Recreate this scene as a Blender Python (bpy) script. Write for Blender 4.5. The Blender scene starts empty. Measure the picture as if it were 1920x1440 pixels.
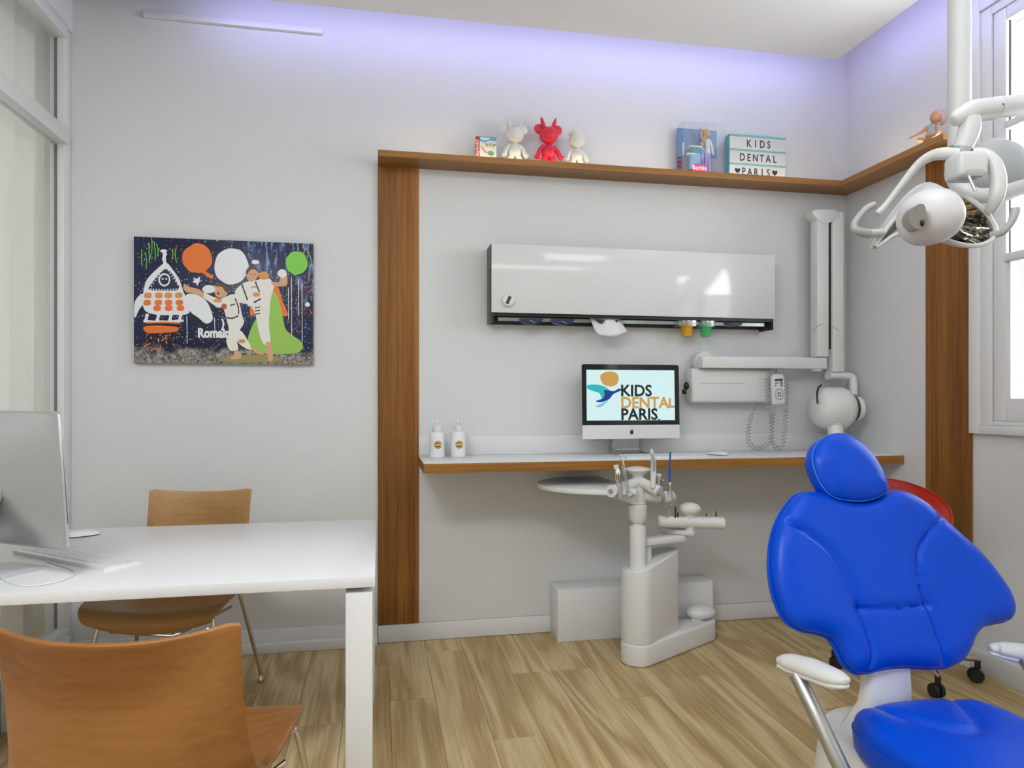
import bpy, bmesh, math, random
import numpy as np
from mathutils import Vector, Matrix, Euler
random.seed(7)
R = math.radians
SC = bpy.context.scene
COL = SC.collection
# ------------------------------------------------------------------ camera
FPX, YAW, HOR, CAMH = 1292.0, R(10.9), 747.3, 1.25
SN, CS = math.sin(YAW), math.cos(YAW)
cam_d = bpy.data.cameras.new('camera')
cam = bpy.data.objects.new('camera', cam_d); COL.objects.link(cam)
cam_d.sensor_width = 36.0
cam_d.lens = 36.0*FPX/1920.0
cam_d.shift_y = (HOR-720.0)/1920.0
cam_d.clip_start = 0.05
cam.location = (0, 0, CAMH)
cam.rotation_euler = (R(90), 0, -YAW)
SC.camera = cam
# ------------------------------------------------------------------ view, world, lights
SC.view_settings.view_transform = 'Standard'
SC.view_settings.look = 'None'
SC.view_settings.gamma = 1.0
SC.view_settings.exposure = 0.88
SC.view_settings.use_curve_mapping = False
SC.cycles.max_bounces = 6; SC.cycles.diffuse_bounces = 3; SC.cycles.glossy_bounces = 4
SC.cycles.transmission_bounces = 4; SC.cycles.transparent_max_bounces = 6
SC.cycles.caustics_reflective = False; SC.cycles.caustics_refractive = False
world = bpy.data.worlds.new('daylight'); SC.world = world
world.use_nodes = True
world.node_tree.nodes['Background'].inputs[0].default_value = (0.93, 0.98, 0.96, 1)
world.node_tree.nodes['Background'].inputs[1].default_value = 0.55

D, XR, XL, YF = 3.592, 2.695, -1.424, -2.2      # back wall, right wall, left partition, wall behind the camera
ZC, GAP = 3.091, 0.25                           # ceiling raft and the gap of its light cove

def area(name, loc, rot, sx, sy, power, color, spread=None):
    l = bpy.data.lights.new(name, 'AREA'); l.shape = 'RECTANGLE'
    l.size, l.size_y, l.energy, l.color = sx, sy, power, color
    if spread: l.spread = spread
    o = bpy.data.objects.new(name, l); COL.objects.link(o)
    o.location = loc; o.rotation_euler = rot
    return o
# daylight outside the windows of the right wall; frontal fill through an added window behind the camera
DAY = (0.925, 0.955, 1.0)
area('daylight_and_fill', (XR+0.62, 1.95, 2.05), (0, R(118), 0), 2.0, 1.3, 60, DAY)
area('daylight_and_fill', (XR+0.62, -0.45, 2.05), (0, R(118), 0), 2.0, 1.3, 60, DAY)
area('daylight_and_fill', (-0.05, YF-0.45, 1.75), (R(-108), 0, 0), 2.0, 2.0, 92, DAY)  # unseen fill light, added to flatten the room from the front
# recessed ceiling lamps of the room
area('ceiling_lamp', (-0.9, 0.1, ZC-0.01), (0, 0, 0), 0.8, 0.8, 26, (0.92, 0.96, 1.0))
area('ceiling_lamp', (1.3, 1.15, ZC-0.01), (0, 0, 0), 0.9, 0.5, 4, (0.92, 0.96, 1.0))
area('ceiling_lamp', (0.4, -0.1, ZC-0.01), (0, 0, 0), 2.4, 0.5, 10, (0.92, 0.96, 1.0))
# violet light cove above the ceiling raft
CV = (0.47, 0.46, 1.0)
area('cove_strip', (0.82, D-GAP+0.006, ZC+0.035), (R(90), 0, R(0)), 3.3, 0.03, 2.1, CV)
area('cove_strip', (XR-GAP+0.006, 1.75, ZC+0.035), (0, R(-90), 0), 0.03, 3.2, 2.1, CV)
# warm strip let into the top of the wooden ledge
area('ledge_strip', (1.25, 3.455, 2.474), (R(180-28), 0, 0), 2.4, 0.012, 0.34, (1.0, 0.84, 0.58))
area('ledge_strip', (2.555, 3.05, 2.474), (0, R(180+28), 0), 0.012, 0.62, 0.12, (1.0, 0.88, 0.7))
# broad unseen light panel, added to brighten the curtain behind the glass partition
area('curtain_backlight', (XL-0.84, 2.6, 1.7), (0, R(-90), 0), 2.8, 2.8, 24, (0.97, 0.96, 0.97))

# ------------------------------------------------------------------ pixel -> point at a chosen real distance
def P(u, v, X=None, Y=None, Z=None, t=None):
    xc = (u-960)/FPX; dx = CS*xc+SN; dy = CS-SN*xc; dz = (HOR-v)/FPX
    if X is not None: t = X/dx
    elif Y is not None: t = Y/dy
    elif Z is not None: t = (Z-CAMH)/dz
    return Vector((t*dx, t*dy, CAMH+t*dz))
def PP(u, v, p0, n):
    o = Vector((0, 0, CAMH)); d = P(u, v, t=1.0)-o
    return o + d*((p0-o).dot(n)/d.dot(n))

# ------------------------------------------------------------------ materials
def lin(c):
    c = c/255.0
    return c/12.92 if c <= 0.04045 else ((c+0.055)/1.055)**2.4
def rgb(r, g, b): return (lin(r), lin(g), lin(b), 1)
MATS = {}
def mat(name, color, rough=0.5, metal=0.0, bump=0.0, bscale=60, coat=0.0, trans=0.0, emit=None, estr=1.0, spec=0.5, alpha=1.0, sss=0.0):
    m = bpy.data.materials.new(name); m.use_nodes = True
    nt = m.node_tree; b = nt.nodes['Principled BSDF']
    b.inputs['Base Color'].default_value = color
    b.inputs['Roughness'].default_value = rough
    b.inputs['Metallic'].default_value = metal
    b.inputs['Specular IOR Level'].default_value = spec
    b.inputs['Coat Weight'].default_value = coat
    b.inputs['Coat Roughness'].default_value = 0.05
    b.inputs['Transmission Weight'].default_value = trans
    b.inputs['Alpha'].default_value = alpha
    if sss:
        b.inputs['Subsurface Weight'].default_value = sss
        b.inputs['Subsurface Radius'].default_value = (0.02, 0.02, 0.02)
    if emit:
        b.inputs['Emission Color'].default_value = emit
        b.inputs['Emission Strength'].default_value = estr
    # faint unevenness so no surface is perfectly plain
    tc = nt.nodes.new('ShaderNodeTexCoord')
    nz = nt.nodes.new('ShaderNodeTexNoise'); nz.inputs['Scale'].default_value = bscale
    nz.inputs['Detail'].default_value = 3
    nt.links.new(tc.outputs['Object'], nz.inputs['Vector'])
    if bump:
        bp = nt.nodes.new('ShaderNodeBump'); bp.inputs['Strength'].default_value = bump
        bp.inputs['Distance'].default_value = 0.002
        nt.links.new(nz.outputs['Fac'], bp.inputs['Height'])
        nt.links.new(bp.outputs['Normal'], b.inputs['Normal'])
    else:
        mr = nt.nodes.new('ShaderNodeMapRange')
        mr.inputs['To Min'].default_value = max(0, rough-0.01); mr.inputs['To Max'].default_value = min(1, rough+0.01)
        nt.links.new(nz.outputs['Fac'], mr.inputs['Value'])
        nt.links.new(mr.outputs['Result'], b.inputs['Roughness'])
    MATS[name] = m
    return m
def wood(name, dark, mid, light, axis, fine=90.0, rough=0.42, bands=3.0, stretch=0.06, rnd=0.0, dist=3.0, grainmix=0.45, coat=0.0, planks=0.0, plank_axis=0, lo=0.22, hi=0.80):
    """veneer: long stretched noise for the grain plus soft distorted bands for the figure"""
    m = bpy.data.materials.new(name); m.use_nodes = True
    nt = m.node_tree; N = nt.nodes; L = nt.links; b = N['Principled BSDF']
    tc = N.new('ShaderNodeTexCoord'); vec = tc.outputs['Object']
    oi = N.new('ShaderNodeObjectInfo')
    if rnd:
        mul = N.new('ShaderNodeVectorMath'); mul.operation = 'SCALE'
        cmb = N.new('ShaderNodeCombineXYZ')
        for i in range(3): L.new(oi.outputs['Random'], cmb.inputs[i])
        L.new(cmb.outputs[0], mul.inputs[0]); mul.inputs['Scale'].default_value = 37.0
        add = N.new('ShaderNodeVectorMath'); add.operation = 'ADD'
        L.new(vec, add.inputs[0]); L.new(mul.outputs[0], add.inputs[1]); vec = add.outputs[0]
    mp = N.new('ShaderNodeMapping'); L.new(vec, mp.inputs['Vector'])
    s = [1.0, 1.0, 1.0]; s[axis] = stretch; mp.inputs['Scale'].default_value = s
    fn = N.new('ShaderNodeTexNoise'); fn.inputs['Scale'].default_value = fine; fn.inputs['Detail'].default_value = 6; fn.inputs['Roughness'].default_value = 0.65
    L.new(mp.outputs[0], fn.inputs['Vector'])
    big = N.new('ShaderNodeTexNoise'); big.inputs['Scale'].default_value = bands; big.inputs['Detail'].default_value = 2; big.inputs['Distortion'].default_value = 0.4
    mp2 = N.new('ShaderNodeMapping'); s2 = [1.0, 1.0, 1.0]; s2[axis] = stretch*3.2; mp2.inputs['Scale'].default_value = s2
    L.new(vec, mp2.inputs['Vector']); L.new(mp2.outputs[0], big.inputs['Vector'])
    # rings: sin of the big field gives cathedral figure
    mm = N.new('ShaderNodeMath'); mm.operation = 'MULTIPLY'; mm.inputs[1].default_value = 22.0*dist
    L.new(big.outputs['Fac'], mm.inputs[0])
    sn = N.new('ShaderNodeMath'); sn.operation = 'SINE'; L.new(mm.outputs[0], sn.inputs[0])
    mr = N.new('ShaderNodeMapRange'); mr.inputs['From Min'].default_value = -1; L.new(sn.outputs[0], mr.inputs['Value'])
    mx = N.new('ShaderNodeMix'); mx.data_type = 'FLOAT'; mx.inputs[0].default_value = grainmix
    L.new(fn.outputs['Fac'], mx.inputs[2]); L.new(mr.outputs[0], mx.inputs[3])
    cr = N.new('ShaderNodeValToRGB')
    cr.color_ramp.elements[0].position = lo; cr.color_ramp.elements[0].color = dark
    cr.color_ramp.elements[1].position = hi; cr.color_ramp.elements[1].color = light
    e = cr.color_ramp.elements.new(0.5); e.color = mid
    L.new(mx.outputs[0], cr.inputs['Fac'])
    out = cr.outputs['Color']
    if planks:       # veneer leaves of slightly different tone side by side
        sp = N.new('ShaderNodeSeparateXYZ'); L.new(vec, sp.inputs[0])
        dv = N.new('ShaderNodeMath'); dv.operation = 'DIVIDE'; L.new(sp.outputs[plank_axis], dv.inputs[0]); dv.inputs[1].default_value = planks
        fl = N.new('ShaderNodeMath'); fl.operation = 'FLOOR'; L.new(dv.outputs[0], fl.inputs[0])
        wn = N.new('ShaderNodeTexWhiteNoise'); wn.noise_dimensions = '1D'; L.new(fl.outputs[0], wn.inputs['W'])
        hr = N.new('ShaderNodeMapRange'); hr.inputs['To Min'].default_value = 0.82; hr.inputs['To Max'].default_value = 1.16
        L.new(wn.outputs['Value'], hr.inputs['Value'])
        hs = N.new('ShaderNodeHueSaturation'); L.new(out, hs.inputs['Color']); L.new(hr.outputs[0], hs.inputs['Value']); out = hs.outputs[0]
    if rnd:
        hr = N.new('ShaderNodeMapRange'); hr.inputs['To Min'].default_value = 1-rnd; hr.inputs['To Max'].default_value = 1+rnd
        L.new(oi.outputs['Random'], hr.inputs['Value'])
        hs = N.new('ShaderNodeHueSaturation'); L.new(out, hs.inputs['Color']); L.new(hr.outputs[0], hs.inputs['Value']); out = hs.outputs[0]
    L.new(out, b.inputs['Base Color'])
    b.inputs['Roughness'].default_value = rough
    b.inputs['Coat Weight'].default_value = coat; b.inputs['Specular IOR Level'].default_value = 0.3
    bp = N.new('ShaderNodeBump'); bp.inputs['Strength'].default_value = 0.12; bp.inputs['Distance'].default_value = 0.001
    L.new(fn.outputs['Fac'], bp.inputs['Height']); L.new(bp.outputs['Normal'], b.inputs['Normal'])
    MATS[name] = m
    return m
def glass_mat(name, tint=(0.93, 0.97, 0.96, 1), gloss=0.08, rough=0.02):
    m = bpy.data.materials.new(name); m.use_nodes = True
    nt = m.node_tree; N = nt.nodes; L = nt.links; N.remove(N['Principled BSDF'])
    tr = N.new('ShaderNodeBsdfTransparent'); tr.inputs[0].default_value = tint
    gl = N.new('ShaderNodeBsdfGlossy'); gl.inputs['Roughness'].default_value = rough
    nz = N.new('ShaderNodeTexNoise'); nz.inputs['Scale'].default_value = 3
    mr = N.new('ShaderNodeMapRange'); mr.inputs['To Min'].default_value = gloss*0.8; mr.inputs['To Max'].default_value = gloss*1.2
    L.new(nz.outputs['Fac'], mr.inputs['Value'])
    mx = N.new('ShaderNodeMixShader'); L.new(mr.outputs[0], mx.inputs[0])
    L.new(tr.outputs[0], mx.inputs[1]); L.new(gl.outputs[0], mx.inputs[2])
    L.new(mx.outputs[0], N['Material Output'].inputs['Surface'])
    MATS[name] = m
    return m
mat('wall_paint', (0.80, 0.80, 0.80, 1), 0.62, bump=0.05, bscale=220)
mat('panel_paint', (0.79, 0.79, 0.79, 1), 0.40)
mat('ceiling_paint', (0.93, 0.925, 0.91, 1), 0.8, bump=0.04, bscale=200)
mat('white_lacquer', (0.84, 0.84, 0.84, 1), 0.30)
mat('white_gloss', (0.80, 0.80, 0.80, 1), 0.10)
mat('white_plastic', (0.83, 0.83, 0.82, 1), 0.32)
mat('lamp_plastic', (0.66, 0.66, 0.65, 1), 0.36)
mat('lamp_grey', (0.42, 0.43, 0.43, 1), 0.35)
mat('warm_plastic', (0.72, 0.72, 0.68, 1), 0.38)
mat('grey_plastic', rgb(176, 178, 178), 0.40)
mat('mid_grey', rgb(120, 122, 124), 0.45)
mat('dark_grey', rgb(60, 62, 66), 0.4)
mat('black_plastic', rgb(18, 18, 20), 0.35)
mat('black_gloss', rgb(8, 8, 10), 0.08)
mat('aluminium', rgb(196, 197, 198), 0.38, metal=0.75)
mat('steel', rgb(190, 190, 188), 0.28, metal=0.95)
mat('chrome', rgb(205, 200, 190), 0.16, metal=1.0)
mat('brushed_steel', rgb(176, 176, 172), 0.34, metal=0.85)
mat('mirror', rgb(225, 222, 215), 0.03, metal=1.0)
mat('red_leather', rgb(176, 34, 20), 0.38, bump=0.1, bscale=260)
mat('teal_print', rgb(68, 200, 196), 0.5)
mat('translucent_vinyl', (0.80, 0.79, 0.74, 1), 0.4)
mat('red_vinyl', rgb(232, 50, 72), 0.35)
mat('skin_vinyl', rgb(214, 160, 124), 0.45)
mat('blond_hair', rgb(206, 170, 104), 0.5)
mat('pink_hair', rgb(214, 184, 184), 0.5)
mat('curtain_cloth', (0.86, 0.86, 0.83, 1), 0.9, bump=0.1, bscale=300)
_c = MATS['curtain_cloth'].node_tree; _tr = _c.nodes.new('ShaderNodeBsdfTranslucent'); _tr.inputs[0].default_value = (0.9, 0.9, 0.86, 1)
_mx = _c.nodes.new('ShaderNodeMixShader'); _mx.inputs[0].default_value = 0.45
_c.links.new(_c.nodes['Principled BSDF'].outputs[0], _mx.inputs[1]); _c.links.new(_tr.outputs[0], _mx.inputs[2]); _c.links.new(_mx.outputs[0], _c.nodes['Material Output'].inputs['Surface'])
mat('clear_plastic', (0.95, 0.97, 0.97, 1), 0.05, trans=0.9)
mat('frosted', (0.92, 0.97, 0.95, 1), 0.5, trans=0.6)
mat('rubber', rgb(24, 26, 28), 0.6)
glass_mat('pane_glass', (0.97, 0.98, 0.975, 1), gloss=0.05)
glass_mat('box_film', (0.97, 0.98, 1, 1), gloss=0.10)
glass_mat('tube_clear', (0.90, 0.92, 0.92, 1), gloss=0.30, rough=0.1)
WN = (rgb(122, 74, 26), rgb(168, 112, 52), rgb(196, 140, 76))
wood('walnut_v', *WN, 2, fine=70, bands=2.2, stretch=0.03, dist=0.5, grainmix=0.35, planks=0.043, plank_axis=0)
wood('walnut_vy', *WN, 2, fine=70, bands=2.2, stretch=0.03, dist=0.5, grainmix=0.35, planks=0.048, plank_axis=1)
WX = (rgb(126, 84, 42), rgb(166, 118, 64), rgb(192, 144, 88))
wood('walnut_x', *WX, 0, fine=80, bands=2.5, stretch=0.025, dist=0.5, grainmix=0.3)
wood('walnut_y', *WX, 1, fine=80, bands=2.5, stretch=0.025, dist=0.5, grainmix=0.3)
wood('oak_edge', rgb(136, 88, 36), rgb(178, 124, 58), rgb(206, 152, 84), 0, fine=100, bands=3, stretch=0.02, dist=0.4, grainmix=0.3)
wood('floor_oak', rgb(176, 146, 98), rgb(196, 170, 122), rgb(218, 196, 150), 1, fine=85, bands=4.2, stretch=0.034, rnd=0.05, dist=1.8, grainmix=0.26, lo=0.33, hi=0.68, rough=0.42)
wood('ply_far', rgb(150, 108, 62), rgb(176, 134, 84), rgb(194, 152, 102), 0, fine=60, bands=1.4, stretch=0.08, dist=1.2, grainmix=0.4, rough=0.36)
wood('ply', rgb(128, 80, 36), rgb(152, 102, 54), rgb(170, 120, 68), 0, fine=60, bands=1.1, stretch=0.10, dist=1.6, grainmix=0.4, rough=0.36)
def leather(name, color):
    m = mat(name, color, 0.32, bump=0.08, bscale=420, spec=0.22)
    return m
leather('blue_leather', rgb(0, 74, 208))

# ------------------------------------------------------------------ mesh builder
class MB:
    def __init__(s): s.v = []; s.f = []; s.mi = []; s.mats = []
    def _mi(s, m):
        if m is None: return 0
        if m not in s.mats: s.mats.append(m)
        return s.mats.index(m)
    def add(s, verts, faces, m=None):
        o = len(s.v); k = s._mi(m)
        s.v += [tuple(p) for p in verts]
        for f in faces: s.f.append(tuple(i+o for i in f)); s.mi.append(k)
        return s
    def bm(s, bm, m=None):
        bm.verts.index_update()
        s.add([v.co for v in bm.verts], [[v.index for v in f.verts] for f in bm.faces], m); bm.free(); return s
    def box(s, x0, x1, y0, y1, z0, z1, bev=0.0, seg=2, m=None, M=None):
        b = bmesh.new(); bmesh.ops.create_cube(b, size=1)
        for v in b.verts: v.co = Vector(((x0+x1)/2+v.co.x*(x1-x0), (y0+y1)/2+v.co.y*(y1-y0), (z0+z1)/2+v.co.z*(z1-z0)))
        if bev: bmesh.ops.bevel(b, geom=list(b.edges), offset=bev, segments=seg, profile=0.5, affect='EDGES')
        if M is not None: bmesh.ops.transform(b, matrix=M, verts=b.verts)
        bmesh.ops.recalc_face_normals(b, faces=b.faces)
        return s.bm(b, m)
    def prism(s, poly, a, b, fn, bev=0.0, seg=2, m=None):
        """poly: 2d points; fn(p, q, h) -> 3d; extruded from h=a to h=b"""
        bb = bmesh.new()
        vs = [bb.verts.new(fn(p[0], p[1], a)) for p in poly]; f = bb.faces.new(vs)
        r = bmesh.ops.extrude_face_region(bb, geom=[f])
        nv = [g for g in r['geom'] if isinstance(g, bmesh.types.BMVert)]
        d = Vector(fn(0, 0, b))-Vector(fn(0, 0, a))
        for v in nv: v.co += d
        bmesh.ops.recalc_face_normals(bb, faces=bb.faces)
        if bev:
            es = [e for e in bb.edges if len(e.link_faces) == 2 and e.link_faces[0].normal.angle(e.link_faces[1].normal, 0) > R(60)]
            bmesh.ops.bevel(bb, geom=es, offset=bev, segments=seg, profile=0.5, affect='EDGES')
        return s.bm(bb, m)
    def tube(s, pts, r, n=12, m=None, caps=True, smooth=0, flat=None):
        pts = [Vector(p) for p in pts]
        rs = list(r) if hasattr(r, '__len__') else [r]*len(pts)
        if smooth:
            pts, rs = cr_open(pts, rs, smooth)
        rings = []; up = None
        for i, p in enumerate(pts):
            d = (pts[min(i+1, len(pts)-1)]-pts[max(i-1, 0)]).normalized()
            if up is None:
                a = Vector((0, 0, 1)) if abs(d.z) < 0.9 else Vector((1, 0, 0))
                up = (a-d*a.dot(d)).normalized()
            else:
                up = (up-d*up.dot(d)).normalized()
            sd = d.cross(up)
            fl = flat if flat else 1.0
            rings.append([p+(sd*math.cos(2*math.pi*k/n)+up*math.sin(2*math.pi*k/n)*fl)*rs[i] for k in range(n)])
        return s.rings(rings, m, caps)
    def rings(s, rings, m=None, caps=True, closed=True):
        n = len(rings[0]); V = [p for r in rings for p in r]; F = []
        for i in range(len(rings)-1):
            for k in range(n if closed else n-1):
                k2 = (k+1) % n
                F.append((i*n+k, i*n+k2, (i+1)*n+k2, (i+1)*n+k))
        if caps:
            F.append(tuple(range(n-1, -1, -1))); F.append(tuple((len(rings)-1)*n+k for k in range(n)))
        return s.add(V, F, m)
    def lathe(s, prof, c=(0, 0, 0), n=24, m=None, M=None, caps=True):
        c = Vector(c); rg = []
        for (r, z) in prof:
            rg.append([Vector((r*math.cos(2*math.pi*k/n), r*math.sin(2*math.pi*k/n), z)) for k in range(n)])
        rg = [[(M @ p if M is not None else p)+c for p in g] for g in rg]
        return s.rings(rg, m, caps)
    def ball(s, c, rx, ry=None, rz=None, n=16, m=None, M=None):
        ry = ry or rx; rz = rz or rx; c = Vector(c); rg = []
        for i in range(n//2+1):
            a = -math.pi/2+math.pi*i/(n//2)
            a = max(-math.pi/2+0.02, min(math.pi/2-0.02, a))
            rg.append([Vector((rx*math.cos(a)*math.cos(2*math.pi*k/n), ry*math.cos(a)*math.sin(2*math.pi*k/n), rz*math.sin(a))) for k in range(n)])
        rg = [[(M @ p if M is not None else p)+c for p in g] for g in rg]
        return s.rings(rg, m, True)
    def text(s, body, size, org, xd, yd, m=None, align='LEFT', bold=0.0, depth=0.0, sx=1.0):
        cu = bpy.data.curves.new('txt', 'FONT'); cu.body = body; cu.size = size; cu.align_x = align
        cu.offset = bold; cu.extrude = depth; cu.resolution_u = 3
        ob = bpy.data.objects.new('txt', cu); COL.objects.link(ob)
        dg = bpy.context.evaluated_depsgraph_get(); dg.update()
        me = bpy.data.meshes.new_from_object(ob.evaluated_get(dg))
        org, xd, yd = Vector(org), Vector(xd).normalized(), Vector(yd).normalized(); nd = xd.cross(yd)
        s.add([org+xd*(v.co.x*sx)+yd*v.co.y+nd*v.co.z for v in me.vertices], [tuple(p.vertices) for p in me.polygons], m)
        bpy.data.objects.remove(ob); bpy.data.curves.remove(cu); bpy.data.meshes.remove(me)
        return s
    def build(s, name, material=None, parent=None, smooth=True, angle=38):
        me = bpy.data.meshes.new(name)
        org = ORG.get(parent.name, Vector((0, 0, 0))) if parent else None
        if org is None:
            a = np.array(s.v); org = Vector(((a[:, 0].min()+a[:, 0].max())/2, (a[:, 1].min()+a[:, 1].max())/2, a[:, 2].min()))
        me.from_pydata([(p[0]-org.x, p[1]-org.y, p[2]-org.z) for p in s.v], [], s.f)
        if material is not None and not s.mats: me.materials.append(MATS[material])
        else:
            for k in s.mats: me.materials.append(MATS[k])
            me.polygons.foreach_set('material_index', s.mi)
        me.update()
        if smooth:
            me.polygons.foreach_set('use_smooth', [True]*len(me.polygons))
            try: me.set_sharp_from_angle(angle=R(angle))
            except Exception: pass
        o = bpy.data.objects.new(name, me); COL.objects.link(o)
        if parent: o.parent = parent; ORG[o.name] = org
        else: o.location = org; ORG[o.name] = org
        return o
ORG = {}
def cr_open(pts, rs, k):
    P_, R_ = [], []; n = len(pts)
    for i in range(n-1):
        p0, p1, p2, p3 = pts[max(i-1, 0)], pts[i], pts[i+1], pts[min(i+2, n-1)]
        for j in range(k):
            t = j/k
            P_.append(0.5*((2*p1)+(p2-p0)*t+(2*p0-5*p1+4*p2-p3)*t*t+(3*p1-p0-3*p2+p3)*t**3))
            R_.append(rs[i]*(1-t)+rs[i+1]*t)
    P_.append(pts[-1]); R_.append(rs[-1])
    return P_, R_
def cr_closed(pts, k):
    pts = [Vector(p) for p in pts]; n = len(pts); out = []
    for i in range(n):
        p0, p1, p2, p3 = pts[i-1], pts[i], pts[(i+1) % n], pts[(i+2) % n]
        for j in range(k):
            t = j/k
            out.append(0.5*((2*p1)+(p2-p0)*t+(2*p0-5*p1+4*p2-p3)*t*t+(3*p1-p0-3*p2+p3)*t**3))
    return out
def tag(o, label, cat, group=None):
    o['label'] = label; o['category'] = cat
    if group: o['group'] = group
    return o
def thing(name, label, cat, loc=(0, 0, 0), group=None, local=False):
    o = bpy.data.objects.new(name, None); COL.objects.link(o); o.empty_display_size = 0.05
    o.location = loc; ORG[o.name] = Vector((0, 0, 0)) if local else Vector(loc)
    return tag(o, label, cat, group)
def struct(name, mb, m, parent=None, **k):
    o = mb.build(name, m, parent, **k)
    if not parent: o['kind'] = 'structure'
    return o
def bx(name, x0, x1, y0, y1, z0, z1, m, parent=None, bev=0.0, **k):
    return MB().box(x0, x1, y0, y1, z0, z1, bev).build(name, m, parent, **k)
def dup(o, parent=None):
    c = o.copy(); COL.objects.link(c)
    if parent: c.parent = parent
    for ch in list(o.children): dup(ch, c)
    return c
X3, Y3, Z3 = Vector((1, 0, 0)), Vector((0, 1, 0)), Vector((0, 0, 1))
RT = Vector((CS, -SN, 0)); FW = Vector((SN, CS, 0))

# ================================================================== STRUCTURE
W = 0.12
fl = struct('floor', MB().box(XL-0.9, XR+W, YF-W, 4.3, -0.11, -0.012), 'floor_oak')
# planks laid along the room; pieces share one mesh per length
pw = 0.1835
prow = int((XR-XL)/pw)+1
pm = {}
def plank(x0, x1, y0, y1):
    key = (round(x1-x0, 3), round(y1-y0, 3))
    if key not in pm:
        m = MB().box(-(x1-x0)/2+0.0006, (x1-x0)/2-0.0006, -(y1-y0)/2+0.0006, (y1-y0)/2-0.0006, -0.012, 0, 0.0004, 1)
        me = bpy.data.meshes.new('plank'); me.from_pydata(m.v, [], m.f); me.materials.append(MATS['floor_oak']); me.update(); pm[key] = me
    o = bpy.data.objects.new('plank', pm[key]); COL.objects.link(o)
    o.parent = fl; o.matrix_parent_inverse = Matrix.Identity(4)
    o.location = Vector(((x0+x1)/2, (y0+y1)/2, 0))-fl.location
for i in range(prow):
    x0 = XL+i*pw; x1 = min(x0+pw, XR)
    y = D-[0.30, 0.86, 0.52, 1.10, 0.18, 0.70][(i*5+i//6) % 6]
    ends = [D]
    while y > YF+0.15: ends.append(y); y -= 1.22
    ends.append(YF)
    for a, b in zip(ends[:-1], ends[1:]): plank(x0, x1, b, a)

wb = struct('wall_back', MB().box(XL-W, XR+W, D, D+W, -0.02, 3.40), 'wall_paint')
# panelling of the niche, and its back panel
# wall_right with two window openings
WIN = [(1.42, 2.61, 1.15, 2.96), (-1.0, 0.19, 1.15, 2.96)]
m = MB()
ys = [D+W] + [e for w in WIN for e in (w[1], w[0])] + [YF-W]
for k in range(0, len(ys), 2): m.box(XR, XR+0.085, ys[k+1], ys[k], -0.02, 3.40)
for w in WIN:
    m.box(XR, XR+0.085, w[0], w[1], -0.02, w[2]); m.box(XR, XR+0.085, w[0], w[1], w[3], 3.40)
struct('wall_right', m, 'wall_paint')
FX0, FX1, FZ0, FZ1 = -1.0, 0.9, 0.9, 2.75
struct('wall_front', MB().box(XL-W, FX0, YF-W, YF, -0.02, 3.40).box(FX1, XR+0.3, YF-W, YF, -0.02, 3.40).box(FX0, FX1, YF-W, YF, -0.02, FZ0).box(FX0, FX1, YF-W, YF, FZ1, 3.40), 'wall_paint')
w4 = struct('added_fill_window', MB().box(FX0, FX0+.06, YF-.08, YF-.02, FZ0, FZ1).box(FX1-.06, FX1, YF-.08, YF-.02, FZ0, FZ1).box(FX0, FX1, YF-.08, YF-.02, FZ0, FZ0+.06).box(FX0, FX1, YF-.08, YF-.02, FZ1-.06, FZ1).box(-.08, -.02, YF-.08, YF-.02, FZ0, FZ1), 'white_lacquer')  # unseen window, added as an opening for the frontal fill light
bx('pane', FX0+.06, -.08, YF-.055, YF-.05, FZ0+.06, FZ1-.06, 'pane_glass', w4); bx('pane', -.02, FX1-.06, YF-.055, YF-.05, FZ0+.06, FZ1-.06, 'pane_glass', w4)
# ceiling: slab above and lowered raft with a cove along the back and right walls
ce = struct('ceiling', MB().box(XL-0.9, XR+0.3, YF-W, 4.3, 3.34, 3.44), 'ceiling_paint')
MB().box(XL, XR-GAP, YF, D-GAP, ZC, ZC+0.06).build('ceiling_raft', 'ceiling_paint', ce)
# left: glazed partition
struct('wall_left', MB().box(XL-0.08, XL, YF, D, 2.975, 3.40).box(XL-0.08, XL, YF, 1.30, -0.02, 2.975), 'wall_paint')
wl = struct('window_1', MB().box(XL-0.065, XL-0.005, 3.515, D, 0.0, 2.975, 0.004).box(XL-0.065, XL-0.005, 1.30, 1.37, 0.0, 2.975, 0.004), 'white_lacquer')
bx('transom_rail', XL-0.065, XL+0.012, 1.37, 3.53, 2.425, 2.50, 'white_lacquer', wl, 0.006)
bx('top_rail', XL-0.065, XL+0.008, 1.37, 3.53, 2.915, 2.985, 'white_lacquer', wl, 0.006)
bx('bottom_rail', XL-0.065, XL+0.006, 1.37, 3.53, 0.0, 0.185, 'white_lacquer', wl, 0.005)
bx('sill_bead', XL-0.01, XL+0.022, 1.37, 3.53, 0.120, 0.150, 'white_lacquer', wl, 0.006)
bx('pane', XL-0.045, XL-0.035, 1.37, 3.517, 2.50, 2.916, 'pane_glass', wl)
bx('pane', XL-0.045, XL-0.035, 1.37, 3.517, 0.185, 2.425, 'pane_glass', wl)
for z0, z1 in ((0.19, 2.42), (2.505, 2.912)):
    bx('glazing_seal', XL-0.046, XL-0.034, 3.512, 3.5155, z0, z1, 'mid_grey', wl)
# corridor behind the partition
struct('wall_corridor', MB().box(XL-0.98, XL-0.86, 0.8, 4.3, -0.02, 3.40).box(XL-0.86, XL-0.12, 4.2, 4.3, -0.02, 3.40), 'wall_paint')
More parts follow.
